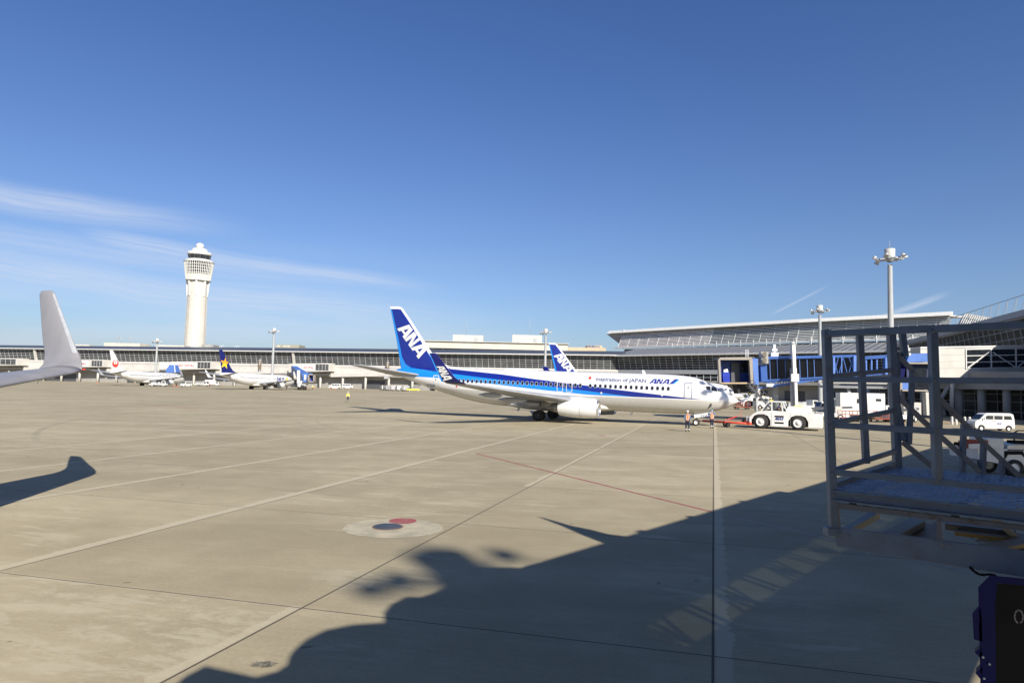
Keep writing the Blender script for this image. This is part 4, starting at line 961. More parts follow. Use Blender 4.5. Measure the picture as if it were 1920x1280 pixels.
# ------------------------------------------------------------------ control tower
tp = gnd(370.5, 480, 75); D = tp.y
ct = thing('control_tower', 'tall cream airport control tower with gridded cab and white dome', 'control tower', (atY(365, 650, 418).x, 418, 0))
k_ = 418 / F_PX * 1.09
def zt_(v): return atY(368, v, 418).z
hw = lambda px: px / 2 * 418 / F_PX * 1.0
MB().lathe([(0, hw(37.5)), (zt_(650), hw(36)), (zt_(556), hw(33.5))] + [(zt_(527), hw(33.5))], n=40).build('shaft', mat('tower_cream', (.52, .505, .46), .7, scale=.15, var=.04), ct)
mb = MB(); z = 4
jm = mat('tower_joint', (.55, .51, .43), .8)
while z < zt_(532): r = hw(37.5) + (hw(33.5) - hw(37.5)) * min(z / zt_(556), 1) + .03; mb.lathe([(z, r), (z + .22, r)], n=40); z += 4.4
for i in range(16):
    a = 2 * math.pi * i / 16 + .1; mb.bar((hw(37.5) * math.cos(a) * 1.004, hw(37.5) * math.sin(a) * 1.004, 0), (hw(33.6) * math.cos(a), hw(33.6) * math.sin(a), zt_(530)), .12)
mb.build('panel_joints', jm, ct)
mb = MB()
for i in range(8):
    a = 2 * math.pi * i / 8 + .3; r0, r1 = hw(34), hw(41); c, s = math.cos(a), math.sin(a)
    mb.prism([(r0 * c - s * .5, r0 * s + c * .5, zt_(556)), (hw(36) * c - s * .5, hw(36) * s + c * .5, zt_(556)), (r1 * c - s * .5, r1 * s + c * .5, zt_(527)), (r0 * c - s * .5, r0 * s + c * .5, zt_(527))], (s * 1.0, -c * 1.0, 0))
mb.build('buttress', M['white'], ct)
MB().lathe([(zt_(527.5), hw(30)), (zt_(527), hw(43.5)), (zt_(525), hw(44)), (zt_(524.5), hw(42))], n=40).build('lower_ring', M['white'], ct)
MB().lathe([(zt_(524.5), hw(41)), (zt_(492.5), hw(49))], n=40).build('gallery_glass', M['cwall'], ct)
mb = MB()
for i in range(44):
    a = 2 * math.pi * i / 44; c, s = math.cos(a), math.sin(a); mb.bar((hw(43) * c, hw(43) * s, zt_(525)), (hw(51.5) * c, hw(51.5) * s, zt_(492)), .30)
for q in (.12, .34, .5, .66, .82):
    z = zt_(525) + (zt_(492) - zt_(525)) * q; r = hw(43 + 8.5 * q); mb.lathe([(z, r), (z + .28, r), (z + .28, r - .15), (z, r - .15), (z, r)], n=44)
mb.build('gallery_grid', M['white'], ct)
MB().lathe([(zt_(525), hw(42)), (zt_(515.5), hw(44.2))], n=40).build('gallery_band', M['cream'], ct)
MB().lathe([(zt_(493), hw(48)), (zt_(492.5), hw(53)), (zt_(491), hw(53.5)), (zt_(487.5), hw(43)), (zt_(487), hw(36))], n=40).build('gallery_roof', M['white'], ct)
MB().lathe([(zt_(487), hw(36)), (zt_(478.5), hw(39))], n=24).build('cab_glass', M['glass'], ct)
mb = MB()
for i in range(12): a = 2 * math.pi * i / 12; c, s = math.cos(a), math.sin(a); mb.bar((hw(36.3) * c, hw(36.3) * s, zt_(487)), (hw(39.5) * c, hw(39.5) * s, zt_(478.5)), .25)
mb.build('cab_mullions', M['dgrey'], ct)
MB().lathe([(zt_(479), hw(40)), (zt_(478), hw(42)), (zt_(474), hw(43)), (zt_(473.5), hw(39)), (zt_(472), hw(28)), (zt_(467.5), hw(26)), (zt_(466), hw(18)), (zt_(465.5), hw(12))], n=36).build('cab_roof', M['white'], ct)
MB().sphere((0, 0, zt_(461.5)), hw(14.5), 12, (1, 1, .85)).build('radome', M['white'], ct)

# ------------------------------------------------------------------ apron light masts
def mast(u, vtop, Y, label, r=.36, sp=0.0):
    p = atY(u, vtop, Y); h = p.z; t = thing('light_mast', label, 'light mast', (p.x, Y, 0), rz=sp, group='apron floodlight masts')
    mastparts(t, h, r); return t
def mastparts(t, h, r, angs=None):
    MB().lathe([(0, r * 1.25), (h - 3, r * .8)], n=16).build('pole', M['polegrey'], t)
    MB().lathe([(0, r * 2), (.5, r * 2), (.6, r * 1.2)], n=16).build('base_collar', M['midgrey'], t)
    MB().lathe([(h - 2.6, r * .9), (h - 2.1, .8), (h - 1.85, .85), (h - 1.8, .3)], n=16).build('platform', M['polegrey'], t)
    MB().lathe([(h - 1.8, .68), (h - .72, .71), (h - .68, .6), (h - .6, 0)], n=20).build('drum', M['offwhite'], t)
    MB().tube((0, 0, h - .7), (0, 0, h + .5), .05, .02, n=6).build('lightning_rod', M['polegrey'], t)
    angs = angs or [36 * i + 12 for i in range(10)]
    for i, an in enumerate(angs):
        a = R(an); c, s = math.cos(a), math.sin(a); low = i % 2
        ar = MB().bar((c * .6, s * .6, h - 2.1), (c * 1.75, s * 1.75, h - 2.0 - .3 * low), .11).build('arm', M['polegrey'], t)
        if 3 <= i <= 8 or i == 0:
            q = Vector((c * 1.95, s * 1.95, h - 1.9 - .6 * low)); dn = Vector((c * .6, s * .6, -.8)).normalized()
            MB().tube(q + dn * -.28, q + dn * .10, .20, .33, n=12).tube(q + dn * .10, q + dn * .17, .34, .34, n=12).build('floodlight', M['galv'], t)
        else: MB().box((c * 1.95, s * 1.95, h - 1.95), (.6, .42, .28), rz=a).build('floodlight', M['white'], t)
mast(1668, 458, 95, 'tallest light mast, rising above the grey foreground stairs', .40)
mast(1537, 567, 160, 'grey light mast left of the tallest one, behind the blue jet bridge', .42)
mast(1023.5, 613, 240, 'light mast beside the smaller blue tail in the middle', .45)
mast(514.5, 612, 262, 'light mast rising behind the airliner with the yellow star tail', .45)
mastx = thing('light_mast', 'light mast outside the right edge that throws a band on the airliner nose', 'light mast', (35.1, 37.9, 0), R(20), group='apron floodlight masts'); mastparts(mastx, 25.7, .36)
mast(295.5, 632, 300, 'light mast behind the all white airliner on the left', .45)
# ------------------------------------------------------------------ main blue jet bridge
def yplane(u, v, Y): return atY(u, v, Y)
jb = thing('jet_bridge', 'blue jet bridge with dark glass tunnel and open cab above the airliner nose', 'jet bridge', (27, 79, 0))
P = lambda u, v, Y: atY(u, v, Y)
YT = lambda u: 79.0 - (u - 1425) * .030                 # tunnel front plane depth at a pixel column
def tb(u, v, dy=0.0): return atY(u, v, YT(u) + dy)
def slab(u0, u1, v0a, v1a, v0b, v1b, dy0, dy1, name, mt, off=0):
    mb = MB(); a = [tb(u0, v0a, dy0), tb(u1, v0b, dy0), tb(u1, v1b, dy0), tb(u0, v1a, dy0)]; mb.prism(a, (0.35, dy1 - dy0, 0)); return mb.build(name, mt, jb, world=True)
tun = slab(1434, 1600, 672, 711, 667.5, 703.5, 0.12, 3.2, 'tunnel_glass', M['black'])
tun.data.materials[0] = mat('tunnel_dark_glass', (.008, .008, .01), .25, spec=.4)
mb = MB(); mb.bar(tb(1434, 671.5), tb(1606, 667.5), .25, .26).bar(tb(1436, 713), tb(1606, 704.5), .25, .20).bar(tb(1434, 671, 3), tb(1606, 667, 3), .3, .3)
for u in (1443, 1457, 1472, 1499, 1513, 1526): mb.bar(tb(u, 673, -.05), tb(u + 1.5, 712, -.05), .055)
mb.build('tunnel_frame', M['jblue'], jb, world=True)
slab(1434, 1606, 669.6, 671.4, 665.6, 667.2, -.1, 3.3, 'tunnel_roof', M['jblue'])
mb = MB()
for (a, b_) in ((1563, 1572), (1581, 1572), (1581, 1590), (1600, 1590), (1572, 1563), (1592, 1605)): mb.bar(tb(a, 670, -.1), tb(b_, 705, -.1), .075)
mb.bar(tb(1563, 669, -.12), tb(1563.5, 706, -.12), .22).bar(tb(1602, 667, -.12), tb(1602, 704, -.12), .3).bar(tb(1578, 669, -.1), tb(1578, 704, -.1), .1)
mb.build('truss', M['jblue'], jb, world=True)
slab(1606, 1640, 671, 702, 669, 700, .5, 3.0, 'inner_tunnel', M['inner'])
mb = MB(); mb.bar(tb(1604, 672, .3), tb(1664, 668, .3), .3, .35).bar(tb(1604, 703, .3), tb(1664, 699, .3), .3, .35)
for u in (1613, 1624, 1634, 1644, 1662): mb.bar(tb(u, 671, .3), tb(u, 702, .3), .14 if u < 1660 else .5)
for a, b_ in ((1606, 1615), (1615, 1624)): mb.bar(tb(a, 702, .25), tb(b_, 671, .25), .12)
mb.build('inner_tunnel_frame', M['jblue'], jb, world=True)
# lower truss under the tunnel
mb = MB(); mb.bar(tb(1421, 727), tb(1450, 724), .2).bar(tb(1450, 724), tb(1540, 710), .18, .25).bar(tb(1430, 716), tb(1545, 710.5), .14)
for k in range(8): u = 1436 + k * 10; mb.bar(tb(u, 726.5 - (u - 1430) * .13), tb(u + 5, 714.5 - k * .3), .09).bar(tb(u + 5, 714.5 - k * .3), tb(u + 10, 725.5 - (u - 1425) * .14), .09)
mb.build('lower_truss', M['jblue'], jb, world=True)
MB().box(tb(1443.5, 722, -.1), (.9, .3, .35)).build('junction_box', M['white'], jb, world=True)
# cab
CA = P(1352, 715, 78.5); zc0 = CA.z; zc1 = P(1352, 672, 78.5).z
def q(u, v, Y=78.5): return atY(u, v, Y)
mb = MB(); mb.prism([q(1346.5, 674), q(1350.5, 674), q(1352.5, 718), q(1349, 718)], (.2, 1.1, 0)).prism([q(1346.5, 674), q(1350, 670.5), q(1409, 669.5), q(1411, 673), q(1405, 674.5), q(1352, 674.5)], (.2, 1.1, 0)).prism([q(1405, 674), q(1411, 673), q(1414, 719), q(1408, 719)], (.2, 1.1, 0))
mb.build('bellows_canopy', M['bellow'], jb, world=True)
mb = MB(); mb.prism([q(1352, 674, 80.8), q(1405, 674, 80.8), q(1407, 717, 80.8), q(1352, 717, 80.8)], (0, .15, 0)); mb.prism([q(1351.8, 674.5, 79.5), q(1352.0, 717, 79.5), q(1352.2, 717, 80.8), q(1352.2, 674.5, 80.8)], (.06, 0, 0)); mb.build('cab_inner_wall', mat('cab_interior_blue', (.015, .05, .24), .5), jb, world=True)
mb = MB(); mb.prism([q(1371, 680, 80.6), q(1387, 680, 80.6), q(1387, 716, 80.6), q(1371, 716, 80.6)], (0, .1, 0)); mb.build('cab_door', M['dgrey'], jb, world=True)
mb = MB(); mb.prism([q(1389, 679.5, 80.6), q(1402, 679.5, 80.6), q(1402, 698, 80.6), q(1389, 698, 80.6)], (0, .1, 0)); mb.build('cab_window', M['glass'], jb, world=True)
MB().prism([q(1355, 698, 79.7), q(1368, 698, 79.7), q(1369, 716, 79.7), q(1356, 716, 79.7)], (0, .6, 0)).build('control_console', M['blue'], jb, world=True)
MB().prism([q(1357, 693, 79.8), q(1364, 691, 79.8), q(1366, 697.5, 79.8), q(1357, 697.5, 79.8)], (0, .1, 0)).build('console_paper', M['white'], jb, world=True)
mb = MB(); mb.prism([q(1352.5, 717, 79), q(1407, 716.5, 79), q(1407, 718.8, 79), q(1352.5, 719.2, 79)], (0, 2.2, 0)); mb.build('cab_floor', M['tan'], jb, world=True)
mb = MB(); mb.prism([q(1411, 671.5), q(1421, 672), q(1423, 722), q(1413, 720)], (.6, 3.2, 0)); mb.build('cab_side', M['jblue'], jb, world=True)
mb = MB(); mb.prism([q(1350, 669.5, 79.3), q(1421, 668.6, 79.3), q(1421, 671.2, 79.3), q(1350, 672, 79.3)], (.2, 3.0, 0)); mb.build('cab_roof', M['dgrey'], jb, world=True)
mb = MB(); mb.prism([tb(1426, 684, -.2), tb(1438, 684, -.2), tb(1439.5, 715, -.2), tb(1428, 716, -.2)], (.1, 1.5, 0)); mb.build('service_cabinet', M['jblue'], jb, world=True)
ac = MB().prism([tb(1427, 659.5, -.5), tb(1440.5, 659.5, -.5), tb(1441, 681.5, -.5), tb(1428, 681.5, -.5)], (.1, 1.0, 0)).build('air_conditioner', M['offwhite'], jb, world=True)
mb = MB()
for v in (664.5, 675.5): c = tb(1434, v, -.56); mb.tube(c, c + Vector((0, -.04, 0)), .30, n=18)
mb.build('fan_grille', mat('fan_grille', (.14, .12, .09), .7), jb, world=True).parent = ac
mb = MB()
for du in (0, 3.2):
    mb.bar(tb(1487, 645, -.9), tb(1489, 700, -.9), .36, .4) if du == 0 else None
mb.bar(tb(1490, 690, -.9), tb(1493, 771, -.9), .30, .4); mb.build('lift_column', M['white'], jb, world=True)
mb = MB(); mb.bar(tb(1485.5, 690, -.5), tb(1487, 771, -.5), .35, .5).box(tb(1486, 654, -.6), (.4, .5, 1.3)).box(tb(1490, 708, -1.1), (.9, .3, .9)); mb.tube(tb(1486, 641, -.9), tb(1486, 646, -.9), .28, n=10); mb.build('lift_column_rear', M['galv'], jb, world=True)
mb = MB(); mb.bar(tb(1451, 646, 3.5), tb(1451.5, 666, 3.5), .3, .4).box(tb(1451.5, 664.5, 3.4), (.9, .5, .5)).box(tb(1451.5, 656, 3.4), (.65, .4, .3)); mb.build('lift_column', M['galv'], jb, world=True)
mb = MB()
for u in (1398, 1400.5, 1403): mb.bar(q(u, 655, 80), q(u, 669, 80), .06)
mb.build('aerial', M['galv'], jb, world=True)
MB().bar(tb(1453, 722, 2.0), tb(1453.5, 772, 2.0), .55).build('support_leg', M['grey'], jb, world=True); MB().bar(tb(1418, 724, 1), tb(1419, 772, 1), .2).build('support_leg', M['grey'], jb, world=True)
for u in (1484, 1496): 
    c = tb(u, 771, -.7); c.z = .5
    MB().tube(c + Vector((-.2, 0, 0)), c + Vector((.2, 0, 0)), .5, n=18).build('bogie_wheel', M['tyre'], jb, world=True)
mb = MB(); c = tb(1390, 724, 1.0)
mb.prism([q(1381, 720, 80), q(1410, 720, 80), q(1412, 732, 80), q(1384, 738, 80)], (0, 1.6, 0)); mb.build('cab_underframe', M['inner'], jb, world=True)
# service stair of the jet bridge
ss_ = thing('service_stairs', 'dark steel service stairs slanting down from the blue jet bridge cab', 'stairs', (32, 77, 0))
mb = MB()
for Yq in (76.2, 77.4):
    mb.bar(atY(1405, 722, Yq), atY(1449, 769, Yq - 1), .12, .25); mb.bar(atY(1410, 712, Yq), atY(1455, 757, Yq - 1), .06).bar(atY(1409, 717, Yq), atY(1453, 763, Yq - 1), .05)
    for k in range(9): f = k / 8; mb.bar(atY(1405 + 44 * f, 722 + 47 * f, Yq - f), atY(1410 + 45 * f, 712 + 45 * f, Yq - f), .05)
mb.build('stair_frame', mat('dark_stair_steel', (.10, .10, .11), .5), ss_, world=True)
mb = MB()
for k in range(14): f = (k + .5) / 14; a = atY(1405 + 44 * f, 722 + 47 * f, 76.2 - f); mb.box(a + Vector((0, .6, 0)), (.32, 1.2, .04))
mb.build('treads', M['galv'], ss_, world=True)
# second small blue cab on the right
j2 = thing('jet_bridge', 'second blue jet bridge cab with sloped blue roof, behind the foreground stairs', 'jet bridge', (62, 98, 0))
q2 = lambda u, v, Y=98: atY(u, v, Y)
MB().prism([q2(1706, 663), q2(1739, 662), q2(1748, 678), q2(1699, 679)], (.3, 3, -.0)).build('roof', M['jblue'], j2, world=True)
mb = MB(); mb.prism([q2(1699, 679), q2(1760, 680), q2(1760, 682.5), q2(1699, 682)], (.2, 1.6, 0)).prism([q2(1756, 680), q2(1760, 680), q2(1761, 732), q2(1757, 732)], (.2, 1.6, 0)).prism([q2(1689, 730), q2(1760, 731), q2(1760, 734), q2(1689, 733)], (.2, 2, 0)).prism([q2(1688, 714), q2(1692, 714), q2(1692, 733), q2(1688, 733)], (.2, 1.6, 0))
mb.build('bellows_canopy', M['bellow'], j2, world=True)
MB().prism([q2(1699, 682, 99), q2(1756, 682, 99), q2(1756, 731, 99), q2(1692, 731, 99)], (.1, 2, 0)).build('cab_inner_wall', mat('cab_interior_navy', (.02, .03, .09), .5), j2, world=True)
MB().prism([q2(1692, 716, 98.6), q2(1704, 716, 98.6), q2(1704, 730, 98.6), q2(1692, 730, 98.6)], (0, .2, 0)).build('control_console', M['jblue'], j2, world=True)
MB().prism([q2(1716, 690, 98.7), q2(1738, 690, 98.7), q2(1738, 729, 98.7), q2(1716, 729, 98.7)], (0, .1, 0)).build('cab_door', M['glass'], j2, world=True)
mb = MB(); mb.bar(q2(1738, 735), q2(1740, 778), .9, .9); mb.build('support_leg', M['offwhite'], j2, world=True)
MB().prism([q2(1688, 668, 99), q2(1700, 668, 99), q2(1700, 712, 99), q2(1680, 712, 99)], (.1, 2.5, 0)).build('cab_side', M['navy'], j2, world=True)
for u, v in ((1700, 655), (1756, 655)):
    MB().bar(q2(u, v - 8, 97.5), q2(u, v + 10, 97.5), .35).box(q2(u, v, 97.4), (.8, .4, .5)).box(q2(u, v + 9, 97.4), (1.0, .4, .4)).build('lift_column', M['galv'], j2, world=True)
# far blue jet bridge by the star airliner
j3 = thing('jet_bridge', 'far blue jet bridge sloping down to a square cab beside the yellow star airliner', 'jet bridge', (atY(565, 725, 235).x, 235, 0))
q3 = lambda u, v, Y=235: atY(u, v, Y)
mb = MB(); mb.prism([q3(546, 686, 262), q3(556, 686, 262), q3(580, 700, 237), q3(566, 701, 237)], (0, 0, -.5)); mb.prism([q3(546, 686.5, 262), q3(546.5, 702, 262), q3(567, 716, 237), q3(566, 701, 237)], (-.1, .3, 0)); mb.build('tunnel', M['jblue'], j3, world=True)
mb = MB()
for k in range(5): f = .1 + k * .17; mb.prism([q3(547 + 19 * f, 689 + 14 * f, 262 - 25 * f - .8), q3(549 + 19 * f, 690 + 14 * f, 262 - 25 * f - .8), q3(549 + 19 * f, 701 + 12 * f, 262 - 25 * f - .8), q3(547 + 19 * f, 700 + 12 * f, 262 - 25 * f - .8)], (0, .2, 0))
mb.build('tunnel_window', M['glass'], j3, world=True)
MB().prism([q3(567, 700), q3(580, 699), q3(583, 716), q3(568, 716)], (.2, 3, 0)).build('cab_side', M['jblue'], j3, world=True)
MB().prism([q3(570.5, 702.5, 234.8), q3(574, 702.5, 234.8), q3(574, 712, 234.8), q3(570.5, 712, 234.8)], (0, .1, 0)).build('cab_door', M['white'], j3, world=True)
mb = MB()
for a in (((577, 701), (589, 701), (589, 703), (577, 703)), ((577, 714.5), (589, 714.5), (589, 716.5), (577, 716.5)), ((577, 701), (579, 701), (579, 716), (577, 716)), ((587.3, 701), (589, 701), (589, 716), (587.3, 716))): mb.prism([q3(*p, 233) for p in a], (0, 2, 0))
mb.build('bellows_canopy', M['bellow'], j3, world=True)
MB().prism([q3(578.5, 702.5, 235), q3(588, 702.5, 235), q3(588, 715, 235), q3(578.5, 715, 235)], (0, .3, 0)).build('cab_inner_wall', M['blue'], j3, world=True)
mb = MB(); mb.bar(q3(560, 694, 238), q3(560, 722, 238), .9).bar(q3(566, 714), q3(561, 725), .6); mb.build('lift_column', M['white'], j3, world=True)
for u in (562, 571): c = q3(u, 724, 236); c.z = .7; MB().tube(c + Vector((-.6, 0, 0)), c + Vector((.6, 0, 0)), .7, n=12).build('bogie_wheel', M['tyre'], j3, world=True)
MB().prism([q3(556, 716, 236), q3(576, 716, 236), q3(574, 722, 236), q3(558, 722, 236)], (0, 2, 0)).build('bogie', M['galv'], j3, world=True)
# blue roof piece behind the white airliner
j4 = thing('jet_bridge', 'small far blue jet bridge behind the nose of the all white airliner', 'jet bridge', (atY(322, 700, 300).x, 300, 0))
q4 = lambda u, v, Y=300: atY(u, v, Y)
MB().prism([q4(318, 684), q4(327, 684), q4(331, 698), q4(310, 698), q4(312, 692)], (.2, 3, 0)).build('tunnel', M['jblue'], j4, world=True)
MB().prism([q4(326.5, 685, 299.8), q4(328, 685, 299.8), q4(329, 698, 299.8), q4(327.5, 698, 299.8)], (0, .1, 0)).build('stripe', M['white'], j4, world=True)
MB().bar(q4(322, 698, 301), q4(322, 716, 301), .8).build('support_leg', M['offwhite'], j4, world=True)

# ------------------------------------------------------------------ vehicles
def prismx(mb, pts, y0, y1): return mb.prism([(x, y0, z) for x, z in pts], (0, y1 - y0, 0))
def wheel(t, x, y, r, w_=.2, rim=None, name='wheel'):
    o = MB().lathe([(-w_ / 2, r * .6), (-w_ / 2, r * .93), (-w_ / 3, r), (w_ / 3, r), (w_ / 2, r * .93), (w_ / 2, r * .6)], (x, y, r), 'y', 28).build(name, M['tyre'], t)
    MB().lathe([(-w_ * .42, r * .62), (-w_ * .30, r * .5), (-w_ * .30, r * .28), (-w_ * .45, r * .25), (-w_ * .45, 0)], (x, y, r), 'y', 24).lathe([(w_ * .42, r * .62), (w_ * .30, r * .5), (w_ * .30, r * .28), (w_ * .45, r * .25), (w_ * .45, 0)], (x, y, r), 'y', 24).build('rim', rim or M['white'], o)
    return o
M['amber'] = mat('amber_brown', (.35, .12, .04), .5)
def tug(label, loc, rz, txt=True):
    t = thing('pushback_tractor', label, 'tow tractor', loc, rz)
    W2 = 1.35
    arch = lambda cx: [(cx + .92, .30), (cx + .92, .85), (cx + .62, 1.30), (cx + .2, 1.48), (cx - .3, 1.48), (cx - .68, 1.30), (cx - .92, .85), (cx - .92, .30)]
    fx, rx = 2.05, -1.45
    body = [(3.15, .30), (3.15, 1.15), (2.75, 1.42), (2.2, 1.72), (1.0, 1.85), (-1.9, 1.78), (-3.6, 1.62), (-3.6, .30)]
    bot = [(rx - .92, .30)] + arch(rx)[::-1][1:] + arch(fx)[::-1]
    bot = [(-3.6, .30)] + [(rx - .92, .30), (rx - .92, .85), (rx - .68, 1.30), (rx - .3, 1.46), (rx + .2, 1.46), (rx + .62, 1.30), (rx + .92, .85), (rx + .92, .30)] + [(fx - .92, .30), (fx - .92, .85), (fx - .68, 1.30), (fx - .3, 1.46), (fx + .2, 1.46), (fx + .62, 1.30), (fx + .92, .85), (fx + .92, .30)] + [(3.15, .30), (3.15, 1.15), (2.75, 1.50), (2.2, 1.78), (1.0, 1.85), (-1.9, 1.78), (-3.6, 1.62)]
    prismx(MB(), bot, -W2, W2).build('body', M['rust_white'], t, bevel=.02)
    prismx(MB(), [(3.0, .35), (3.0, 1.3), (-3.3, 1.4), (-3.3, .35)], -W2 + .42, W2 - .42).build('chassis', M['inner'], t)
    prismx(MB(), [(-.35, 1.83), (-.45, 2.33), (-2.35, 2.33), (-2.62, 2.05), (-2.65, 1.75), (-.35, 1.80)], -1.05, 1.05).build('engine_hood', M['rust_white'], t, bevel=.03)
    cab = MB()
    for y in (-1.1, 1.1): 
        cab.bar((2.05, y, 1.75), (1.35, y, 2.70), .09).bar((1.0, y, 1.8), (1.02, y, 2.72), .12).bar((-.02, y, 1.8), (.12, y, 2.72), .10).bar((-.42, y, 1.8), (-.05, y, 2.72), .10)
    cab.box((.65, 0, 2.76), (1.5, 2.35, .12)).build('cab_frame', M['white'], t)
    MB().add([(1.98, -1.05, 1.8), (1.36, -1.05, 2.68), (1.36, 1.05, 2.68), (1.98, 1.05, 1.8)], [(0, 1, 2, 3)]).build('windscreen', M['tglass'], t)
    MB().box((.3, 1.08, 2.25), (1.4, .02, .9)).build('rear_side_window', M['tglass'], t)
    MB().box((.5, 0, 1.83), (2.2, 2.0, .06)).box((-.3, 0, 2.1), (.15, 1.6, .5)).build('cab_floor', M['inner'], t)
    MB().tube((1.25, 0, 2.82), (1.25, 0, 2.95), .10, n=10).box((1.2, -.5, 2.84), (.3, .3, .1)).build('beacon', M['yel'], t)
    MB().box((-1.45, .3, 2.40), (.75, .5, .12)).build('hood_beacon', mat('pale_yellow', (.70, .65, .25), .5) if 'pale_yellow' not in bpy.data.materials else bpy.data.materials['pale_yellow'], t)
    for x in (fx, rx):
        for y in (-1.16, 1.16): wheel(t, x, y, .72, .42)
    MB().box((.30, -W2 - .005, 1.30), (.85, .03, .16)).box((.30, -W2 - .005, .66), (.85, .03, .16)).build('side_slot', M['black'], t)
    MB().bar((-.75, -W2 - .01, .4), (-.75, -W2 - .01, 1.7), .015, .02).bar((1.0, -W2 - .01, .4), (1.0, -W2 - .01, 1.7), .015, .02).build('panel_gap', M['grey'], t)
    MB().box((3.45, 0, .60), (.6, 1.1, .32)).box((3.3, 0, .95), (.35, 2.3, .5)).build('front_bumper', M['galv'], t)
    for y in (-.75, .75): MB().box((3.55, y, .72), (.30, .25, .45)).build('bumper_lamp', M['amber'], t)
    MB().box((3.85, 0, .62), (.4, .4, .25)).tube((3.9, 0, .5), (3.9, 0, .85), .08).build('hitch', M['dgrey'], t)
    MB().bar((2.5, -1.2, 1.6), (2.6, -1.45, 2.05), .04).box((2.6, -1.5, 2.05), (.08, .2, .35)).build('mirror', M['dgrey'], t)
    MB().bar((-2.95, -.9, 1.6), (-2.95, -.9, 2.15), .06).bar((-2.95, .9, 1.6), (-2.95, .9, 2.15), .06).bar((-2.95, -.9, 2.15), (-2.95, .9, 2.15), .06).bar((-2.7, -1.2, 1.7), (-3.6, -1.2, 1.7), .05, .08).build('rear_rail', M['dgrey'], t)
    if txt:
        mb = MB()
        for pl in amap(ana_polys(), (.72, .93), (-.58, 0), (-.06, .26)): mb.poly([(a, -W2 - .025, z) for a, z in pl])
        mb.poly([(.10, -W2 - .025, .93), (-.02, -W2 - .025, .93), (-.14, -W2 - .025, 1.19), (-.02, -W2 - .025, 1.19)]); mb.build('airline_lettering', M['txtblue'], t)
    return t
def tglass():
    mt, nt, b, oc = newmat('clear_cab_glass'); tr = nt.nodes.new('ShaderNodeBsdfTransparent'); tr.inputs[0].default_value = (.75, .80, .80, 1); mx = nt.nodes.new('ShaderNodeMixShader'); mx.inputs[0].default_value = .25
    gl = nt.nodes.new('ShaderNodeBsdfGlossy'); gl.inputs['Roughness'].default_value = .05; nt.links.new(tr.outputs[0], mx.inputs[1]); nt.links.new(gl.outputs[0], mx.inputs[2]); nt.links.new(mx.outputs[0], nt.nodes['Material Output'].inputs[0]); return mt
M['tglass'] = tglass()
gt = gnd(1480, 808); HT = math.pi + .0                      # tractor faces left in the picture
base = Vector(((gnd(1443, 804).x + gnd(1516, 807).x) / 2, (gnd(1443, 804).y + gnd(1516, 807).y) / 2 + 1.2))
dirv = gnd(1443, 804) - gnd(1516, 807.5); rzt = math.atan2(dirv.y, dirv.x)
# local -y must face the camera: when x points left, near side is +y, so mirror by building with rz and flipping sides
t1 = tug('white pushback tractor with rust stains towing the airliner, driver in the cab', (base.x, base.y, 0), rzt)
t1.scale = (.95, .95, .95)
for o in t1.children:                                      # near-side markings sit on +y for a left-facing vehicle
    if o.name.split('.')[0] in ('side_slot', 'panel_gap', 'airline_lettering', 'mirror', 'rear_side_window'):
        for v in o.data.vertices: v.co.y = -v.co.y
    if o.name.startswith('airline_lettering'):
        xs = [v.co.x for v in o.data.vertices]; mid_ = (min(xs) + max(xs)) / 2
g2 = gnd(1405, 767); t2 = tug('white tow tractor parked far behind the towing one, next to the second nose', (atY(1418, 765, 138).x, 138, 0), math.pi, False)
g3 = atY(1398, 765, 156); t3 = dup(t2, (g3.x, 156, 0), math.pi, 'white tow tractor half hidden behind the second airliner nose')
# tow bar
ta, tbb = gnd(1318, 797), gnd(1409, 803); ta.z = tbb.z = .45
tw = thing('tow_bar', 'long red tow bar between the nose wheel and the white tractor', 'tow bar', (ta.x, ta.y, 0))
MB().tube(ta, tbb, .11, n=12).tube(ta + Vector((0, 0, 0)), ta + Vector((-1.0, .3, -.05)), .05).build('bar', mat('tow_bar_red', (.55, .06, .03), .5), tw, world=True)
mb_ = ta.lerp(tbb, .50)
MB().bar(mb_ + Vector((-.3, 0, .0)), mb_ + Vector((.3, 0, .0)), .5, .18).bar(mb_ + Vector((.2, 0, .2)), mb_ + Vector((1.3, .3, .7)), .05).bar(mb_ + Vector((-.2, 0, .2)), mb_ + Vector((.8, -.2, .6)), .05).bar(mb_ + Vector((1.4, 0, .1)), mb_ + Vector((1.45, 0, 1.2)), .03).bar(ta.lerp(tbb, .93), ta.lerp(tbb, .98) + Vector((0, 0, .03)), .26).build('axle_frame', M['red'], tw, world=True)
for dy in (-.35, .35):
    MB().lathe([(-.08, .10), (-.08, .24), (.08, .24), (.08, .10), (-.08, .10)], (mb_.x, mb_.y + dy, .24), 'y', 18).build('wheel', M['tyre'], tw, world=True)
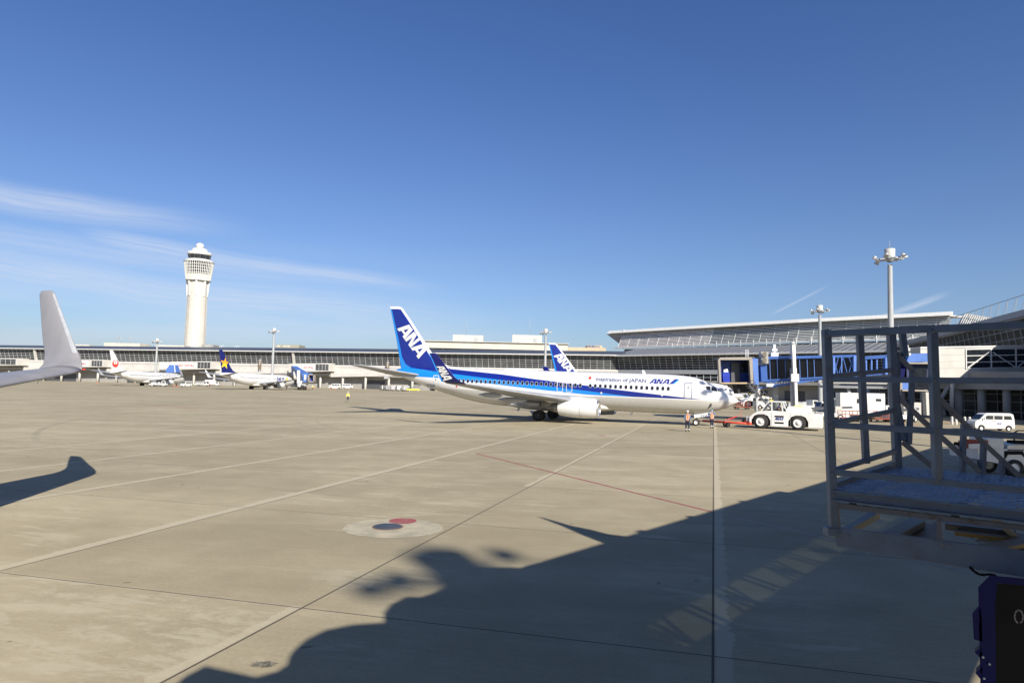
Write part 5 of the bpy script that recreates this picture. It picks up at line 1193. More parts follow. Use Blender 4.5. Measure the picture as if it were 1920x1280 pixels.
# kei van
def van(label, loc, rz, group=None, name='small_van', L_=3.4, H_=1.88, txt=True):
    t = thing(name, label, 'van', loc, rz, group)
    k = L_ / 3.4; h = H_ / 1.88
    prof = [(1.68, .28), (1.70, .62), (1.66, .95), (1.48, 1.06), (1.28, 1.16), (.86, 1.70), (.66, 1.82), (-1.35, 1.86), (-1.58, 1.76), (-1.68, 1.15), (-1.70, .5), (-1.66, .28), (-1.45, .28), (-1.42, .48), (-1.27, .60), (-1.08, .60), (-.92, .48), (-.88, .26), (.86, .26), (.90, .48), (1.05, .60), (1.25, .60), (1.40, .48), (1.43, .28)]
    prismx(MB(), [(x * k, z * h) for x, z in prof], -.73, .73).build('body', M['white'], t, bevel=.045)
    prismx(MB(), [(1.5 * k, .3), (1.5 * k, .7), (-1.5 * k, .7), (-1.5 * k, .3)], -.6, .6).build('underbody', M['inner'], t)
    for s in (-1, 1):
        for w_ in ([(.98, 1.20), (.66, 1.60), (.14, 1.60), (.14, 1.20)], [(.04, 1.20), (.04, 1.60), (-.66, 1.60), (-.66, 1.20)], [(-.78, 1.20), (-.78, 1.60), (-1.36, 1.60), (-1.50, 1.20)]):
            MB().prism([(x * k, s * .731, z * h) for x, z in w_], (0, s * .012, 0)).build('side_window', M['glass'], t)
        MB().bar((.09 * k, s * .737, .45), (.09 * k, s * .737, 1.62 * h), .015, .012).bar((-.72 * k, s * .737, .45), (-.72 * k, s * .737, 1.62 * h), .015, .012).build('door_gap', M['grey'], t)
        MB().box((.20 * k, s * .745, 1.05), (.14, .02, .05)).box((-.02 * k, s * .745, 1.05), (.14, .02, .05)).build('door_handle', M['dgrey'], t)
        MB().bar((-.72 * k, s * .74, .98), (-1.66 * k, s * .74, .98), .02, .025).build('trim_line', M['grey'], t)
        for x in (1.15, -1.17): wheel(t, x * k, s * .66, .27, .16)
        MB().bar((1.12, s * .75, 1.22), (1.12, s * .92, 1.28), .04).box((1.12, s * .95, 1.30), (.08, .14, .2)).build('mirror', M['white'], t)
        MB().box((1.66, s * .55, .92), (.12, .26, .22)).build('headlight', M['glassw'], t)
    MB().add([(1.31 * k, -.62, 1.19 * h), (.91 * k, -.60, 1.69 * h), (.91 * k, .60, 1.69 * h), (1.31 * k, .62, 1.19 * h)], [(0, 1, 2, 3)]).build('windscreen', M['glass'], t)
    MB().box((-1.71 * k, 0, 1.40 * h), (.03, 1.15, .42)).build('rear_window', M['glass'], t)
    MB().box((1.715 * k, 0, .62), (.03, .7, .1)).box((1.71 * k, 0, .42), (.03, 1.1, .08)).build('grille', M['dgrey'], t)
    return t
M['glassw'] = mat('headlamp_glass', (.55, .56, .56), .15)
v0 = gnd(1842, 806.5); v1 = gnd(1885, 809.0); dv = v0 - v1; dv.normalize(); vm = (v0 + v1) / 2
kv = van('small white van with rounded roof facing left on the right side', (vm.x + .1, vm.y + .6, 0), math.pi - .06, L_=4.0)
mb = MB()
for pl in amap(ana_polys(), (-.15, .72), (-.38, 0), (-.05, .14)): mb.poly([(a, .752, z) for a, z in pl])
mb.poly([(-.54, .752, .72), (-.62, .752, .72), (-.70, .752, .86), (-.62, .752, .86)]); mb.build('airline_lettering', M['txtblue'], kv)
# generic apron vehicles
def truck(label, loc, rz, L_=6.0, H_=2.6, kind='box', group=None):
    t = thing('service_truck', label, 'truck', loc, rz, group)
    if kind == 'box':
        prismx(MB(), [(-L_ / 2, .55), (L_ / 2 - 1.7, .55), (L_ / 2 - 1.7, H_), (-L_ / 2, H_)], -.95, .95).build('cargo_box', M['white'], t, bevel=.03)
    elif kind == 'flat':
        prismx(MB(), [(-L_ / 2, .55), (L_ / 2 - 1.7, .55), (L_ / 2 - 1.7, .95), (-L_ / 2, .95)], -.95, .95).build('flat_bed', M['white'], t)
        MB().box((-L_ / 4, 0, 1.25), (L_ * .3, 1.3, .6)).box((.2, .3, 1.3), (.8, .8, .7)).build('bed_equipment', M['galv'], t)
    prismx(MB(), [(L_ / 2 - 1.6, .4), (L_ / 2, .4), (L_ / 2, 1.15), (L_ / 2 - .35, 1.95), (L_ / 2 - 1.6, 2.0)], -.9, .9).build('cab', M['white'], t, bevel=.04)
    for s in (-1, 1): MB().prism([(L_ / 2 - .2, s * .905, 1.2), (L_ / 2 - .5, s * .905, 1.8), (L_ / 2 - 1.35, s * .905, 1.8), (L_ / 2 - 1.35, s * .905, 1.2)], (0, s * .015, 0)).build('side_window', M['glass'], t)
    MB().add([(L_ / 2 + .01, -.75, 1.2), (L_ / 2 - .32, -.75, 1.9), (L_ / 2 - .32, .75, 1.9), (L_ / 2 + .01, .75, 1.2)], [(0, 1, 2, 3)]).build('windscreen', M['glass'], t)
    MB().box((0, 0, .45), (L_ * .9, .8, .2)).build('chassis', M['dgrey'], t)
    for x in (L_ / 2 - .9, -L_ / 2 + 1.1):
        for s in (-1, 1): wheel(t, x, s * .82, .38, .24)
    return t
def gp(u, v): p = gnd(u, v); return (p.x, p.y, 0)
tA = truck('white flat truck parked under the wing of the all white airliner', gp(297, 724.0), R(5), 6.0, 2.6, 'flat')
tB = van('white van seen head on at the nose of the all white airliner', gp(349, 725.5), R(-100), L_=4.6, H_=2.2)
tC = truck('white box truck left of the yellow star airliner, nearest to its tail', gp(398, 723), R(10), 6.0, 2.6, 'box')
dup(tA, gp(378, 723.5), R(-12), 'white flat truck between the two far airliners')
dup(tC, gp(448, 722.5), R(4), 'white box truck hidden behind the body of the yellow star airliner')
tD = dup(kv, gp(236, 716.5), R(178), 'tiny white van near the tail of the all white airliner')
dup(kv, gp(213, 716.0), R(170), 'tiny white van left of the tail of the all white airliner')
for o in (tD,): pass
vb = van('white van left of the two parked vans beyond the apron, with darker cab', gp(628, 729.0), R(180), L_=5.0, H_=2.3)
dup(vb, gp(652, 728.5), R(0), 'second white van parked before the grey garage wall, right of the other')
c_ = thing('parked_car', 'red and white car inside the dark garage opening left of the blue tail', 'car', gp(706, 728)); 
prismx(MB(), [(-2.3, .35), (2.3, .35), (2.3, .8), (1.3, 1.05), (.6, 1.5), (-1.3, 1.5), (-2.2, 1.0)], -.85, .85).build('body', M['white'], c_, bevel=.05)
prismx(MB(), [(-2.2, .45), (2.2, .45), (2.2, .62), (-2.2, .62)], -.87, .87).build('red_stripe', M['red'], c_)
for x in (-1.4, 1.4):
    for y in (-.78, .78): wheel(c_, x, y, .32)
c2 = thing('parked_car', 'yellow car right of the red and white one in the garage opening', 'car', gp(714.5, 729)); prismx(MB(), [(-1.8, .35), (1.8, .35), (1.8, .9), (.9, 1.5), (-1.3, 1.5), (-1.8, 1.0)], -.8, .8).build('body', M['yel'], c2, bevel=.05)
for x in (-1.1, 1.1):
    for y in (-.72, .72): wheel(c2, x, y, .3)
# cargo containers on dollies
def dolly(label, loc, rz, hx=1.5):
    t = thing('container_dolly', label, 'baggage container', loc, rz, 'baggage containers left of the big airliner tail')
    prismx(MB(), [(-hx, .5), (hx, .5), (hx, 2.1), (-hx, 2.1)], -.75, .75).build('container', M['offwhite'], t, bevel=.03)
    MB().box((0, -.77, 1.3), (hx * 1.4, .03, 1.2)).build('curtain', M['galv'], t)
    MB().box((0, 0, .4), (hx * 2.1, 1.6, .12)).bar((hx, 0, .4), (hx + .9, 0, .35), .06).build('chassis', M['dgrey'], t)
    for x in (-hx * .7, hx * .7):
        for y in (-.65, .65): MB().lathe([(-.06, .08), (-.06, .22), (.06, .22), (.06, .08)], (x, y, .22), 'y', 12).build('wheel', M['tyre'], t)
    return t
d0 = dolly('white baggage container with dark front, first of the row from the left', gp(717, 731.5), R(-60))
dl = ['second white baggage container from the left in the row before the garage', 'third white baggage container from the left in the row before the garage', 'white baggage container in the middle of the row under the big tailplane', 'white baggage container fifth in the row under the big tailplane', 'white baggage container at the right end of the row, by the yellow loader']
for k, u in enumerate((724, 731, 741, 750, 760)): dup(d0, gp(u, 732 + k * .3), R(-50 + k * 25), dl[k])
yl = thing('belt_loader', 'yellow belt loader beneath the big airliner tail', 'belt loader', gp(775, 733.5), R(10))
prismx(MB(), [(-2.5, .4), (2.5, .4), (2.5, .9), (-2.5, 1.0)], -.8, .8).build('chassis', M['yel'], yl, bevel=.03); MB().bar((-3.2, 0, .9), (3.0, 0, 2.4), .8, .25).build('conveyor', M['dgrey'], yl)
for x in (-1.6, 1.6):
    for y in (-.75, .75): wheel(yl, x, y, .35)
# group under the terminal to the right of the nose
tE = truck('long white catering truck box behind the grey stair frame', (atY(1625, 780, 92).x, 92, 0), R(-8), 7.5, 3.6, 'box')
MB().box((-1.2, -.96, 2.5), (.8, .03, .6)).box((1.2, -.96, 2.7), (.7, .03, .35)).build('cargo_window', M['glass'], tE)
dup(tA, (atY(1470, 765, 118).x, 118, 0), R(170), 'white flat truck parked beyond the pushback tractor cab')
dup(tC, (atY(1575, 770, 110).x, 112, 0), R(185), 'white box truck behind the left post of the grey stairs')
dup(vb, (atY(1436, 765, 135).x, 135, 0), R(10), 'white van far behind the slanted service stairs')
dup(tA, (atY(1520, 765, 125).x, 128, 0), R(20), 'white flat truck beyond the tractor hood')
bl = thing('belt_loader', 'white belt loader with dark conveyor behind the pushback tractor', 'belt loader', (atY(1545, 775, 88).x, 88, 0), R(-10))
prismx(MB(), [(-2.8, .4), (2.8, .4), (2.8, .9), (-2.8, 1.0)], -.8, .8).build('chassis', M['white'], bl, bevel=.03); MB().bar((-3.6, 0, 1.3), (3.4, 0, 1.7), .8, .25).build('conveyor', M['dgrey'], bl); MB().box((1.6, -.5, 1.4), (.8, .6, .8)).build('driver_seat', M['offwhite'], bl)
for x in (-1.8, 1.8):
    for y in (-.75, .75): wheel(bl, x, y, .38)
bl2 = dup(bl, (atY(1690, 780, 86).x, 86, 0), R(30), 'white belt loader seen between the steps of the foreground stairs')
M['redframe'] = mat('red_dolly_frame', (.24, .05, .03), .7)
def dollyf(label, loc, rz):
    t = thing('baggage_dolly', label, 'baggage dolly', loc, rz, 'red framed baggage dollies')
    MB().box((0, 0, .45), (2.8, 1.5, .12)).build('deck', M['redframe'], t); mb = MB()
    for x in (-1.35, -.45, .45, 1.35):
        for y in (-.7, .7): mb.bar((x, y, .5), (x, y, 1.35), .06)
    for y in (-.7, .7): mb.bar((-1.35, y, 1.35), (1.35, y, 1.35), .06).bar((-1.35, y, .9), (1.35, y, .9), .05)
    mb.build('rails', M['redframe'], t)
    for x in (-1, 1):
        for y in (-.6, .6): MB().lathe([(-.06, .08), (-.06, .2), (.06, .2), (.06, .08)], (x, y, .2), 'y', 12).build('wheel', M['tyre'], t)
    MB().bar((1.4, 0, .4), (2.2, 0, .3), .06).build('tow_handle', M['dgrey'], t)
    return t
df = dollyf('red framed baggage dolly under the second airliner nose', (atY(1391, 768, 125).x, 125, 0), R(5))
dup(df, (atY(1652, 790, 84).x, 84, 0), R(10), 'red framed baggage dolly in front of the catering truck')
dup(df, (atY(1600, 790, 83).x, 83.5, 0), R(-6), 'red framed baggage dolly just left of the one before the catering truck')
dup(df, (atY(1512, 770, 120).x, 112, 0), R(20), 'red framed baggage dolly beyond the tractor, among the white trucks')
gpu = thing('ground_power_unit', 'white louvred ground power unit right of the jet bridge leg', 'power unit', (atY(1568, 770, 100).x, 98, 0), R(10))
MB().box((0, 0, 1.5), (2.2, 1.4, 1.9)).build('housing', M['offwhite'], gpu, bevel=.03); MB().box((0, -.71, 1.6), (1.6, .03, 1.0)).build('louvre_panel', M['galv'], gpu); MB().box((0, 0, .45), (2.4, 1.5, .2)).build('chassis', M['dgrey'], gpu)
for x in (-.8, .8):
    for y in (-.65, .65): wheel(gpu, x, y, .3)
gpb = dup(gpu, (atY(1708, 775, 94).x, 94, 0), R(-15), 'grey white power unit box beside the leg of the second jet bridge')
# bollards
bo = thing('bollard', 'white bollard left of the small white van', 'bollard', gp(1820, 800), 0, 'white bollards by the lobby'); bo.location = (atY(1809, 790, 82).x, 82, 0)
MB().lathe([(0, .14), (.95, .14), (1.0, .08), (1.0, 0)], n=14).build('post', M['offwhite'], bo); MB().lathe([(.7, .145), (.82, .145)], n=14).build('band', M['grey'], bo)
for u, l_ in ((1785, 'leftmost white bollard, beside the gangway leg'), (1793, 'second white bollard from the left, beside the gangway leg'), (1818, 'white bollard directly at the nose of the small white van')):
    dup(bo, (atY(u, 790, 82).x, 82, 0), 0, l_)
# tractor with hitch, cut by the right edge, in the shade
Yq = 30.5
rt = thing('baggage_tractor', 'white tow vehicle with red front arm parked in shade at the right edge', 'tow tractor', (atY(1880, 870, Yq).x, Yq, 0))
zq = lambda u, v, Y=Yq: atY(u, v, Y)
mb = MB(); mb.prism([zq(1833, 838), zq(1835, 861), zq(1885, 871), zq(1990, 871), zq(1990, 844), zq(1852, 841)], (0, 2.0, 0)); mb.build('body', M['white'], rt, world=True)
MB().prism([zq(1851, 822), zq(1882, 822), zq(1882, 842), zq(1851, 842)], (0, 1.2, 0)).build('console_box', M['white'], rt, world=True)
MB().prism([zq(1889, 834), zq(1990, 832), zq(1990, 844), zq(1889, 844)], (0, 1.8, 0)).build('rear_box', M['white'], rt, world=True)
mb = MB(); mb.bar(zq(1790, 831), zq(1802, 832), .14).build('rubber_tip', M['black'], rt, world=True)
MB().bar(zq(1800, 832), zq(1812, 834), .3, .3).bar(zq(1812, 827), zq(1851, 829), .12, .2).build('front_arm', M['redframe'], rt, world=True)
MB().bar(zq(1812, 836), zq(1851, 835), .3, .22).build('hitch_beam', M['white'], rt, world=True)
mb = MB(); mb.bar(zq(1895, 828), zq(1990, 830), .5, .14).bar(zq(1900, 812), zq(1908, 807), .05).bar(zq(1908, 807), zq(1990, 807), .05).bar(zq(1902, 826), zq(1900, 812), .05); mb.build('seat_and_rail', M['black'], rt, world=True)
for u in (1901, 1975):
    c = zq(u, 857); c.z = .42
    for dy in (.05, 1.7): wheel_o = MB().lathe([(-.13, .24), (-.13, .40), (.13, .40), (.13, .24)], (c.x, c.y + dy, .42), 'y', 24).build('wheel', M['tyre'], rt, world=True); MB().lathe([(-.10, .25), (-.06, .2), (-.12, .1), (-.12, 0)], (c.x, c.y + dy, .42), 'y', 20).build('rim', M['galv'], rt, world=True)
mb = MB(); c = zq(1901, 857); mb.prism([zq(1884, 845, Yq - .03), zq(1918, 845, Yq - .03), zq(1926, 862, Yq - .03), zq(1916, 852, Yq - .03), zq(1890, 852, Yq - .03), zq(1884, 862, Yq - .03)], (0, .5, 0)); mb.build('wheel_arch', M['black'], rt, world=True)
# cones
def cone(label, loc):
    t = thing('traffic_cone', label, 'cone', loc, 0, 'orange traffic cones')
    MB().lathe([(.03, .17), (.7, .03), (.7, 0)], n=14).build('cone', M['cone'], t); MB().box((0, 0, .02), (.42, .42, .04)).build('base', M['black'], t); MB().lathe([(.35, .102), (.5, .072)], n=14).build('stripe', M['refl'], t); return t
k0 = cone('orange cone under the nose of the all white airliner', gp(326, 725))
for u, v, l_ in ((332.5, 725.5, 'orange cone next to the van at the all white airliner'), (575, 727, 'orange cone at the wheels of the far blue jet bridge'), (589, 728.5, 'orange cone right of the far blue jet bridge cab'), (620, 730, 'orange cone left of the vans before the grey wall'), (628, 730.5, 'orange cone in front of the first van before the grey wall'), (182.5, 719, 'orange and white cone alone near the tip of the grey winglet')): dup(k0, gp(u, v), 0, l_)
# ------------------------------------------------------------------ people
def skin_mesh(joints, edges, radii, name, mtl, parent, root=0, sub=1):
    me = bpy.data.meshes.new(name); me.from_pydata(joints, edges, []); o = bpy.data.objects.new(name, me); C.objects.link(o)
    o.modifiers.new('skin', 'SKIN'); sk = me.skin_vertices[0].data if me.skin_vertices else None
    if sk is None:
        bm = bmesh.new(); bm.from_mesh(me); bm.verts.layers.skin.verify(); bm.to_mesh(me); bm.free(); sk = me.skin_vertices[0].data
    for i, r in enumerate(radii): sk[i].radius = (r, r) if not isinstance(r, tuple) else r; sk[i].use_root = (i == root)
    s = o.modifiers.new('sub', 'SUBSURF'); s.levels = sub; s.render_levels = sub
    bpy.context.view_layer.update(); dg = bpy.context.evaluated_depsgraph_get(); m2 = bpy.data.meshes.new_from_object(o.evaluated_get(dg))
    bpy.data.objects.remove(o); m2.materials.clear(); m2.materials.append(mtl); m2.polygons.foreach_set('use_smooth', [True] * len(m2.polygons))
    n = bpy.data.objects.new(name, m2); C.objects.link(n); n.parent = parent; return n
def person(label, loc, rz, vest, helmet, trousers, sleeve, arms='down', H=1.74, stance=.11):   # faces +x
    t = thing('person', label, 'person', loc, rz); k = H / 1.74
    J = {'pel': (0, 0, .95), 'chest': (0, 0, 1.28), 'neck': (.01, 0, 1.47), 'headb': (.02, 0, 1.56), 'head': (.03, 0, 1.66)}
    for s, n in ((1, 'l'), (-1, 'r')):
        J['sh' + n] = (0, s * .19, 1.40); J['hip' + n] = (0, s * .09, .90); J['kn' + n] = (.03, s * stance, .50); J['an' + n] = (-.01, s * (stance + .01), .09); J['to' + n] = (.15, s * (stance + .03), .045)
        if arms == 'up': J['el' + n] = (.16, s * .36, 1.36); J['wr' + n] = (.14, s * .20, 1.58); J['ha' + n] = (.12, s * .13, 1.64)
        elif arms == 'back': J['el' + n] = (-.12, s * .27, 1.15); J['wr' + n] = (-.17, s * .10, 1.00); J['ha' + n] = (-.18, s * .04, .96)
        else: J['el' + n] = (-.02, s * .25, 1.14); J['wr' + n] = (.06, s * .27, .90); J['ha' + n] = (.08, s * .27, .82)
    nm = list(J); ix = {n: i for i, n in enumerate(nm)}; V = [tuple(c * k for c in J[n]) for n in nm]
    E = [('pel', 'chest'), ('chest', 'neck'), ('neck', 'headb'), ('headb', 'head')]
    for n in 'lr': E += [('chest', 'sh' + n), ('sh' + n, 'el' + n), ('el' + n, 'wr' + n), ('wr' + n, 'ha' + n), ('pel', 'hip' + n), ('hip' + n, 'kn' + n), ('kn' + n, 'an' + n), ('an' + n, 'to' + n)]
    Rr = dict(pel=.13, chest=.14, neck=.055, headb=.085, head=.095, sh=.065, el=.045, wr=.032, ha=.038, hip=.09, kn=.06, an=.045, to=.04)
    rad = lambda n: Rr.get(n, Rr.get(n[:-1], .05)) * k
    skin_mesh(V, [(ix[a], ix[b]) for a, b in E], [rad(n) for n in nm], 'body', M['skin'], t)
    for n, s in (('l', 1), ('r', -1)):                   # five fingers on each hand
        w_, h_ = Vector(J['wr' + n]) * k, Vector(J['ha' + n]) * k; d = (h_ - w_).normalized(); sd_ = Vector((1, 0, 0)) if abs(d.x) < .7 else Vector((0, 1, 0)); mb = MB()
        for q, ln in zip((-1.5, -.5, .5, 1.5), (.065, .08, .085, .07)): a = h_ + d * .02 + sd_ * q * .018; mb.tube(a, a + d * ln * k + Vector((0, -s * .012, 0)), .009, .007, n=6)
        a = h_ + sd_ * .03; mb.tube(a, a + d * .04 + sd_ * .03, .010, .008, n=6); mb.build('fingers', M['skin'], t)
    f = MB().tube((.115 * k, 0, 1.66 * k), (.135 * k, 0, 1.63 * k), .012, .016, n=6)
    f.build('nose', M['skin'], t)
    MB().sphere((.112 * k, .035, 1.675 * k), .010, 6).sphere((.112 * k, -.035, 1.675 * k), .010, 6).build('eyes', M['black'], t)
    MB().sphere((.01 * k, .095, 1.65 * k), .022, 6, (.6, .4, 1.2)).sphere((.01 * k, -.095, 1.65 * k), .022, 6, (.6, .4, 1.2)).build('ears', M['skin'], t)
    # clothing grown on the same skeleton
    def cl(ns, es, add, name, mt, root): skin_mesh([V[ix[n]] for n in ns], [(ns.index(a), ns.index(b)) for a, b in es], [rad(n) + add for n in ns], name, mt, t, ns.index(root))
    cl(['pel', 'hipl', 'hipr', 'knl', 'knr', 'anl', 'anr'], [('pel', 'hipl'), ('pel', 'hipr'), ('hipl', 'knl'), ('hipr', 'knr'), ('knl', 'anl'), ('knr', 'anr')], .022, 'trousers', trousers, 'pel')
    cl(['chest', 'shl', 'shr', 'ell', 'elr', 'wrl', 'wrr'], [('chest', 'shl'), ('chest', 'shr'), ('shl', 'ell'), ('shr', 'elr'), ('ell', 'wrl'), ('elr', 'wrr')], .018, 'shirt', sleeve, 'chest')
    vm_ = MB(); rings = []
    for z, a, b in ((.90, .15, .19), (1.0, .155, .195), (1.2, .165, .205), (1.34, .165, .215), (1.43, .12, .19), (1.47, .07, .09)):
        rings.append([Vector((a * k * math.cos(2 * math.pi * i / 18), b * k * math.sin(2 * math.pi * i / 18), z * k)) for i in range(18)])
    vs = vm_.loft(rings, cap=False).build('vest', vest, t)
    rb_ = MB()
    for y in (-.10, .10):
        rb_.bar((-.172 * k, y, .95 * k), (-.172 * k, y, 1.36 * k), .045, .008, up=(1, 0, 0)).bar((.172 * k, y, .95 * k), (.172 * k, y, 1.36 * k), .045, .008, up=(1, 0, 0))
    rb_.lathe([(1.03 * k, .2), (1.08 * k, .2)], n=18); 
    rb_.build('reflective_strips', M['refl'], vs)
    for s, n in ((1, 'l'), (-1, 'r')):
        a = Vector(J['an' + n]) * k; MB().tube(a + Vector((0, 0, .06)), a + Vector((0, 0, .16)), .076, .08, n=12).build('ankle_band', M['refl'], t)
        MB().sphere(a + Vector((.05, 0, -.03)), .075, 8, (1.7, .75, .75)).build('boot', M['black'], t)
    MB().lathe([(1.70 * k, .125), (1.72 * k, .118), (1.76 * k, .11), (1.80 * k, .08), (1.82 * k, .0)], (.02, 0, 0), n=18).sphere((.10, 0, 1.705 * k), .07, 8, (1, 1, .15)).build('helmet', helmet, t)
    return t
wh, lb_ = M['white'], mat('light_blue_helmet', (.12, .36, .62), .4)
pA = person('worker in white helmet and orange vest standing with back turned, hands behind', gp(1289, 809), R(75), M['orange'], wh, M['cloth'], M['bcloth'], 'back', 1.76)
pB = person('worker in blue helmet and orange vest, both hands raised to the head', gp(1334.5, 802.5), R(80), M['orange'], lb_, M['cloth'], M['bcloth'], 'up', 1.66, .08)
pC = person('lone worker in white helmet and yellow vest standing far out on the apron', gp(652, 753), R(-80), M['yvest'], wh, M['cloth'], M['yvest'], 'down', 1.72)
MB().lathe([(.97, .195), (1.08, .20)], n=18).build('orange_hem', M['orange'], pC)
dup(pC, gp(586, 731), R(100), 'tiny worker in yellow vest right of the far blue jet bridge cab')
dup(pA, gp(393, 725.5), R(10), 'tiny worker in orange vest and dark trousers between the two far airliners')
dup(pA, gp(368, 722.5), R(200), 'tiny worker in orange vest left of the one between the far airliners')
dup(pC, gp(636, 731), R(30), 'tiny worker in yellow vest by the cones before the grey garage wall')
# tractor driver, seated
dr = thing('person', 'driver in dark blue jacket and helmet seated in the tractor cab', 'person', (0, 0, 0), rzt)
dr.location = t1.matrix_world @ Vector((.35, 0, 1.1)) if False else (t1.location.x + math.cos(rzt) * .35, t1.location.y + math.sin(rzt) * .35, .98)
Vd = [(0, 0, .95), (0, 0, 1.22), (.02, 0, 1.36), (.03, 0, 1.52), (0, .17, 1.20), (0, -.17, 1.20), (.22, .2, 1.02), (.22, -.2, 1.02), (.42, .14, 1.12), (.42, -.14, 1.12), (.35, .12, .92), (.35, -.12, .92), (.40, .12, .55), (.40, -.12, .55)]
skin_mesh(Vd, [(0, 1), (1, 2), (2, 3), (1, 4), (1, 5), (4, 6), (5, 7), (6, 8), (7, 9), (0, 10), (0, 11), (10, 12), (11, 13)], [.15, .15, .05, .09, .07, .07, .05, .05, .035, .035, .08, .08, .05, .05], 'body', M['skin'], dr)
skin_mesh(Vd[:3] + Vd[4:8], [(0, 1), (1, 2), (1, 3), (1, 4), (3, 5), (4, 6)], [.17, .17, .07, .09, .09, .065, .065], 'jacket', mat('blue_jacket', (.02, .06, .16), .8), dr)
skin_mesh([Vd[0]] + Vd[10:], [(0, 1), (0, 2), (1, 3), (2, 4)], [.16, .10, .10, .07, .07], 'trousers', M['cloth'], dr)
MB().lathe([(1.54, .12), (1.62, .11), (1.66, .07), (1.68, 0)], (.02, 0, 0), n=16).build('helmet', M['cloth'], dr)
for y in (-.14, .14):
    for q in range(5): pass

# ------------------------------------------------------------------ foreground service stairs (grey steel), close to the camera on the right
SA = Vector((2.285, 4.80, 0)); dF = Vector((.787, -.617, 0)).normalized(); dS = Vector((.7652, .6438, 0)).normalized()
nF = Vector((dF.y, -dF.x, 0)); nS = Vector((dS.y, -dS.x, 0)); SC = SA + dS * 1.274
fs = thing('service_stairs', 'blue grey steel service platform and stairs with handrails, large in the right foreground', 'stairs', (SA.x, SA.y, 0))
PF = lambda u, v, o=0.0: onplane(u, v, SA + nF * o, nF)
PS = lambda u, v, o=0.0: onplane(u, v, SA + nS * o, nS)
PR = lambda u, v, o=0.0: onplane(u, v, SC + nF * o, nF)
def px2m(P): return (P - Vector((0, 0, EYE))).dot(_f) / F_PX
def beam(Pf, a, b, wpx, hpx=None, mb=None, up=(0, 0, 1)):
    p, q = Pf(*a), Pf(*b); s = px2m(p); (mb or MB()); return mb.bar(p, q, wpx * s, (hpx or wpx) * s, up=up)
for nme, mbs_ in (('corner_post', [(PF, (1549, 618), (1563, 1003), 14)]), ('front_post', [(PF, (1748, 617), (1758, 902), 14)]), ('rear_corner_post', [(PS, (1670.5, 618), (1684, 905), 13)]),
                  ('side_post', [(PS, (1611.5, 622), (1624, 868), 11)]), ('rear_post', [(PR, (1691, 619), (1697, 668), 10)])):
    for Pf, a, b, w_ in mbs_: beam(Pf, a, b, w_, w_, MB_ := MB()); MB_.build(nme, M['stair'], fs, bevel=.004, world=True)
ext = 2150
def fr_(name, v0, v1, u0=1557, wpx=11, hpx=12, u1=1920): 
    mb = MB(); k = (v1 - v0) / (u1 - u0); beam(PF, (u0, v0), (ext, v1 + k * (ext - u1)), wpx, hpx, mb); mb.build(name, M['stair'], fs, bevel=.003, world=True)
fr_('top_rail', 625.5, 609.5, 1543, 12, 12); fr_('middle_rail', 711, 714, 1557, 9, 10); fr_('middle_rail', 796.5, 817.5, 1559, 9, 11); fr_('lower_rail', 884.5, 918.5, 1560, 9, 11)
mb = MB(); beam(PS, (1551, 625), (1673, 623), 10, 11, mb); mb.build('side_top_rail', M['stair'], fs, bevel=.003, world=True)
for a, b in (((1553, 706), (1676, 693)), ((1558, 794), (1678, 769)), ((1561, 882), (1684, 844))):
    mb = MB(); beam(PS, a, b, 8, 9, mb); mb.build('side_rail', M['stair'], fs, bevel=.003, world=True)
# toe board on the side, deck, edge beam
pf0, pf1 = PF(1562, 919), PF(ext, 958 + 39 / 358 * (ext - 1920)); s0 = px2m(pf0)
mb = MB(); p, q = PF(1563, 926.5), PF(ext, 966.5 + .112 * (ext - 1920)); mb.bar(p, q, .03, 15 * s0); mb.bar(PF(1563, 919), PF(ext, 958.5 + .11 * (ext - 1920)), .07, .008).bar(p + Vector((0, 0, -.034)), q + Vector((0, 0, -.034)), .08, .008); mb.build('deck_edge_beam', M['stair'], fs, world=True)
zd = PF(1563, 919).z
a = PF(1563, 917); zs = PS(1684, 874)
mb = MB(); mb.bar(PS(1562, 916) , PS(1684, 873), .012, .075); mb.build('toe_board', M['stair'], fs, world=True)
def deckmat():
    mt, nt, b, oc = newmat('perforated_deck'); x, y, z = xyz(nt, oc)
    u = (x * dF.x + y * dF.y); v = (x * nF.x + y * nF.y)
    cu = .075; cv = .05
    row = (v / cv).fl(); off = (row * .5).fr() * cu
    fu = (((u + off) / cu).fr() - .5) * cu; fv = ((v / cv).fr() - .5) * cv
    r = (fu * fu + fv * fv * 1.2)._m('SQRT')
    hole = r.lt(.0145); lip = r.ss(.021, .015)
    n = noise(nt, oc, 9, 6, .65); c = mix(nt, n.ss(.3, .7), (.34, .39, .47), (.54, .59, .68)); c = mix(nt, noise(nt, oc, 25, 5, .7).ss(.58, .7) * .6, c, (.09, .08, .07))
    nt.links.new(c, b.inputs['Base Color']); b.inputs['Metallic'].default_value = .1; b.inputs['Roughness'].default_value = .6
    bp = nt.nodes.new('ShaderNodeBump'); bp.inputs['Strength'].default_value = 1; bp.inputs['Distance'].default_value = .006; nt.links.new(lip.k, bp.inputs['Height']); nt.links.new(bp.outputs[0], b.inputs['Normal'])
    nt.links.new(hole.inv().k, b.inputs['Alpha']); return mt
M['deck'] = deckmat()
dl0 = Vector((SA.x, SA.y, zd)) + dS * .03 + dF * .08; 
A_ = PF(1566, 918); A_.z = zd; Cc = SC.copy(); Cc.z = PS(1684, 874).z
Dq = [Vector((SA.x, SA.y, zd)) + dS * .25 + dF * .02, Vector((SA.x, SA.y, zd)) + dF * 3.2 + dS * .04, Vector((SA.x, SA.y, zd)) + dF * 3.2 + dS * 1.27 + Vector((0, 0, .08)), Vector((SA.x, SA.y, zd)) + dS * 1.27 + Vector((0, 0, .08))]
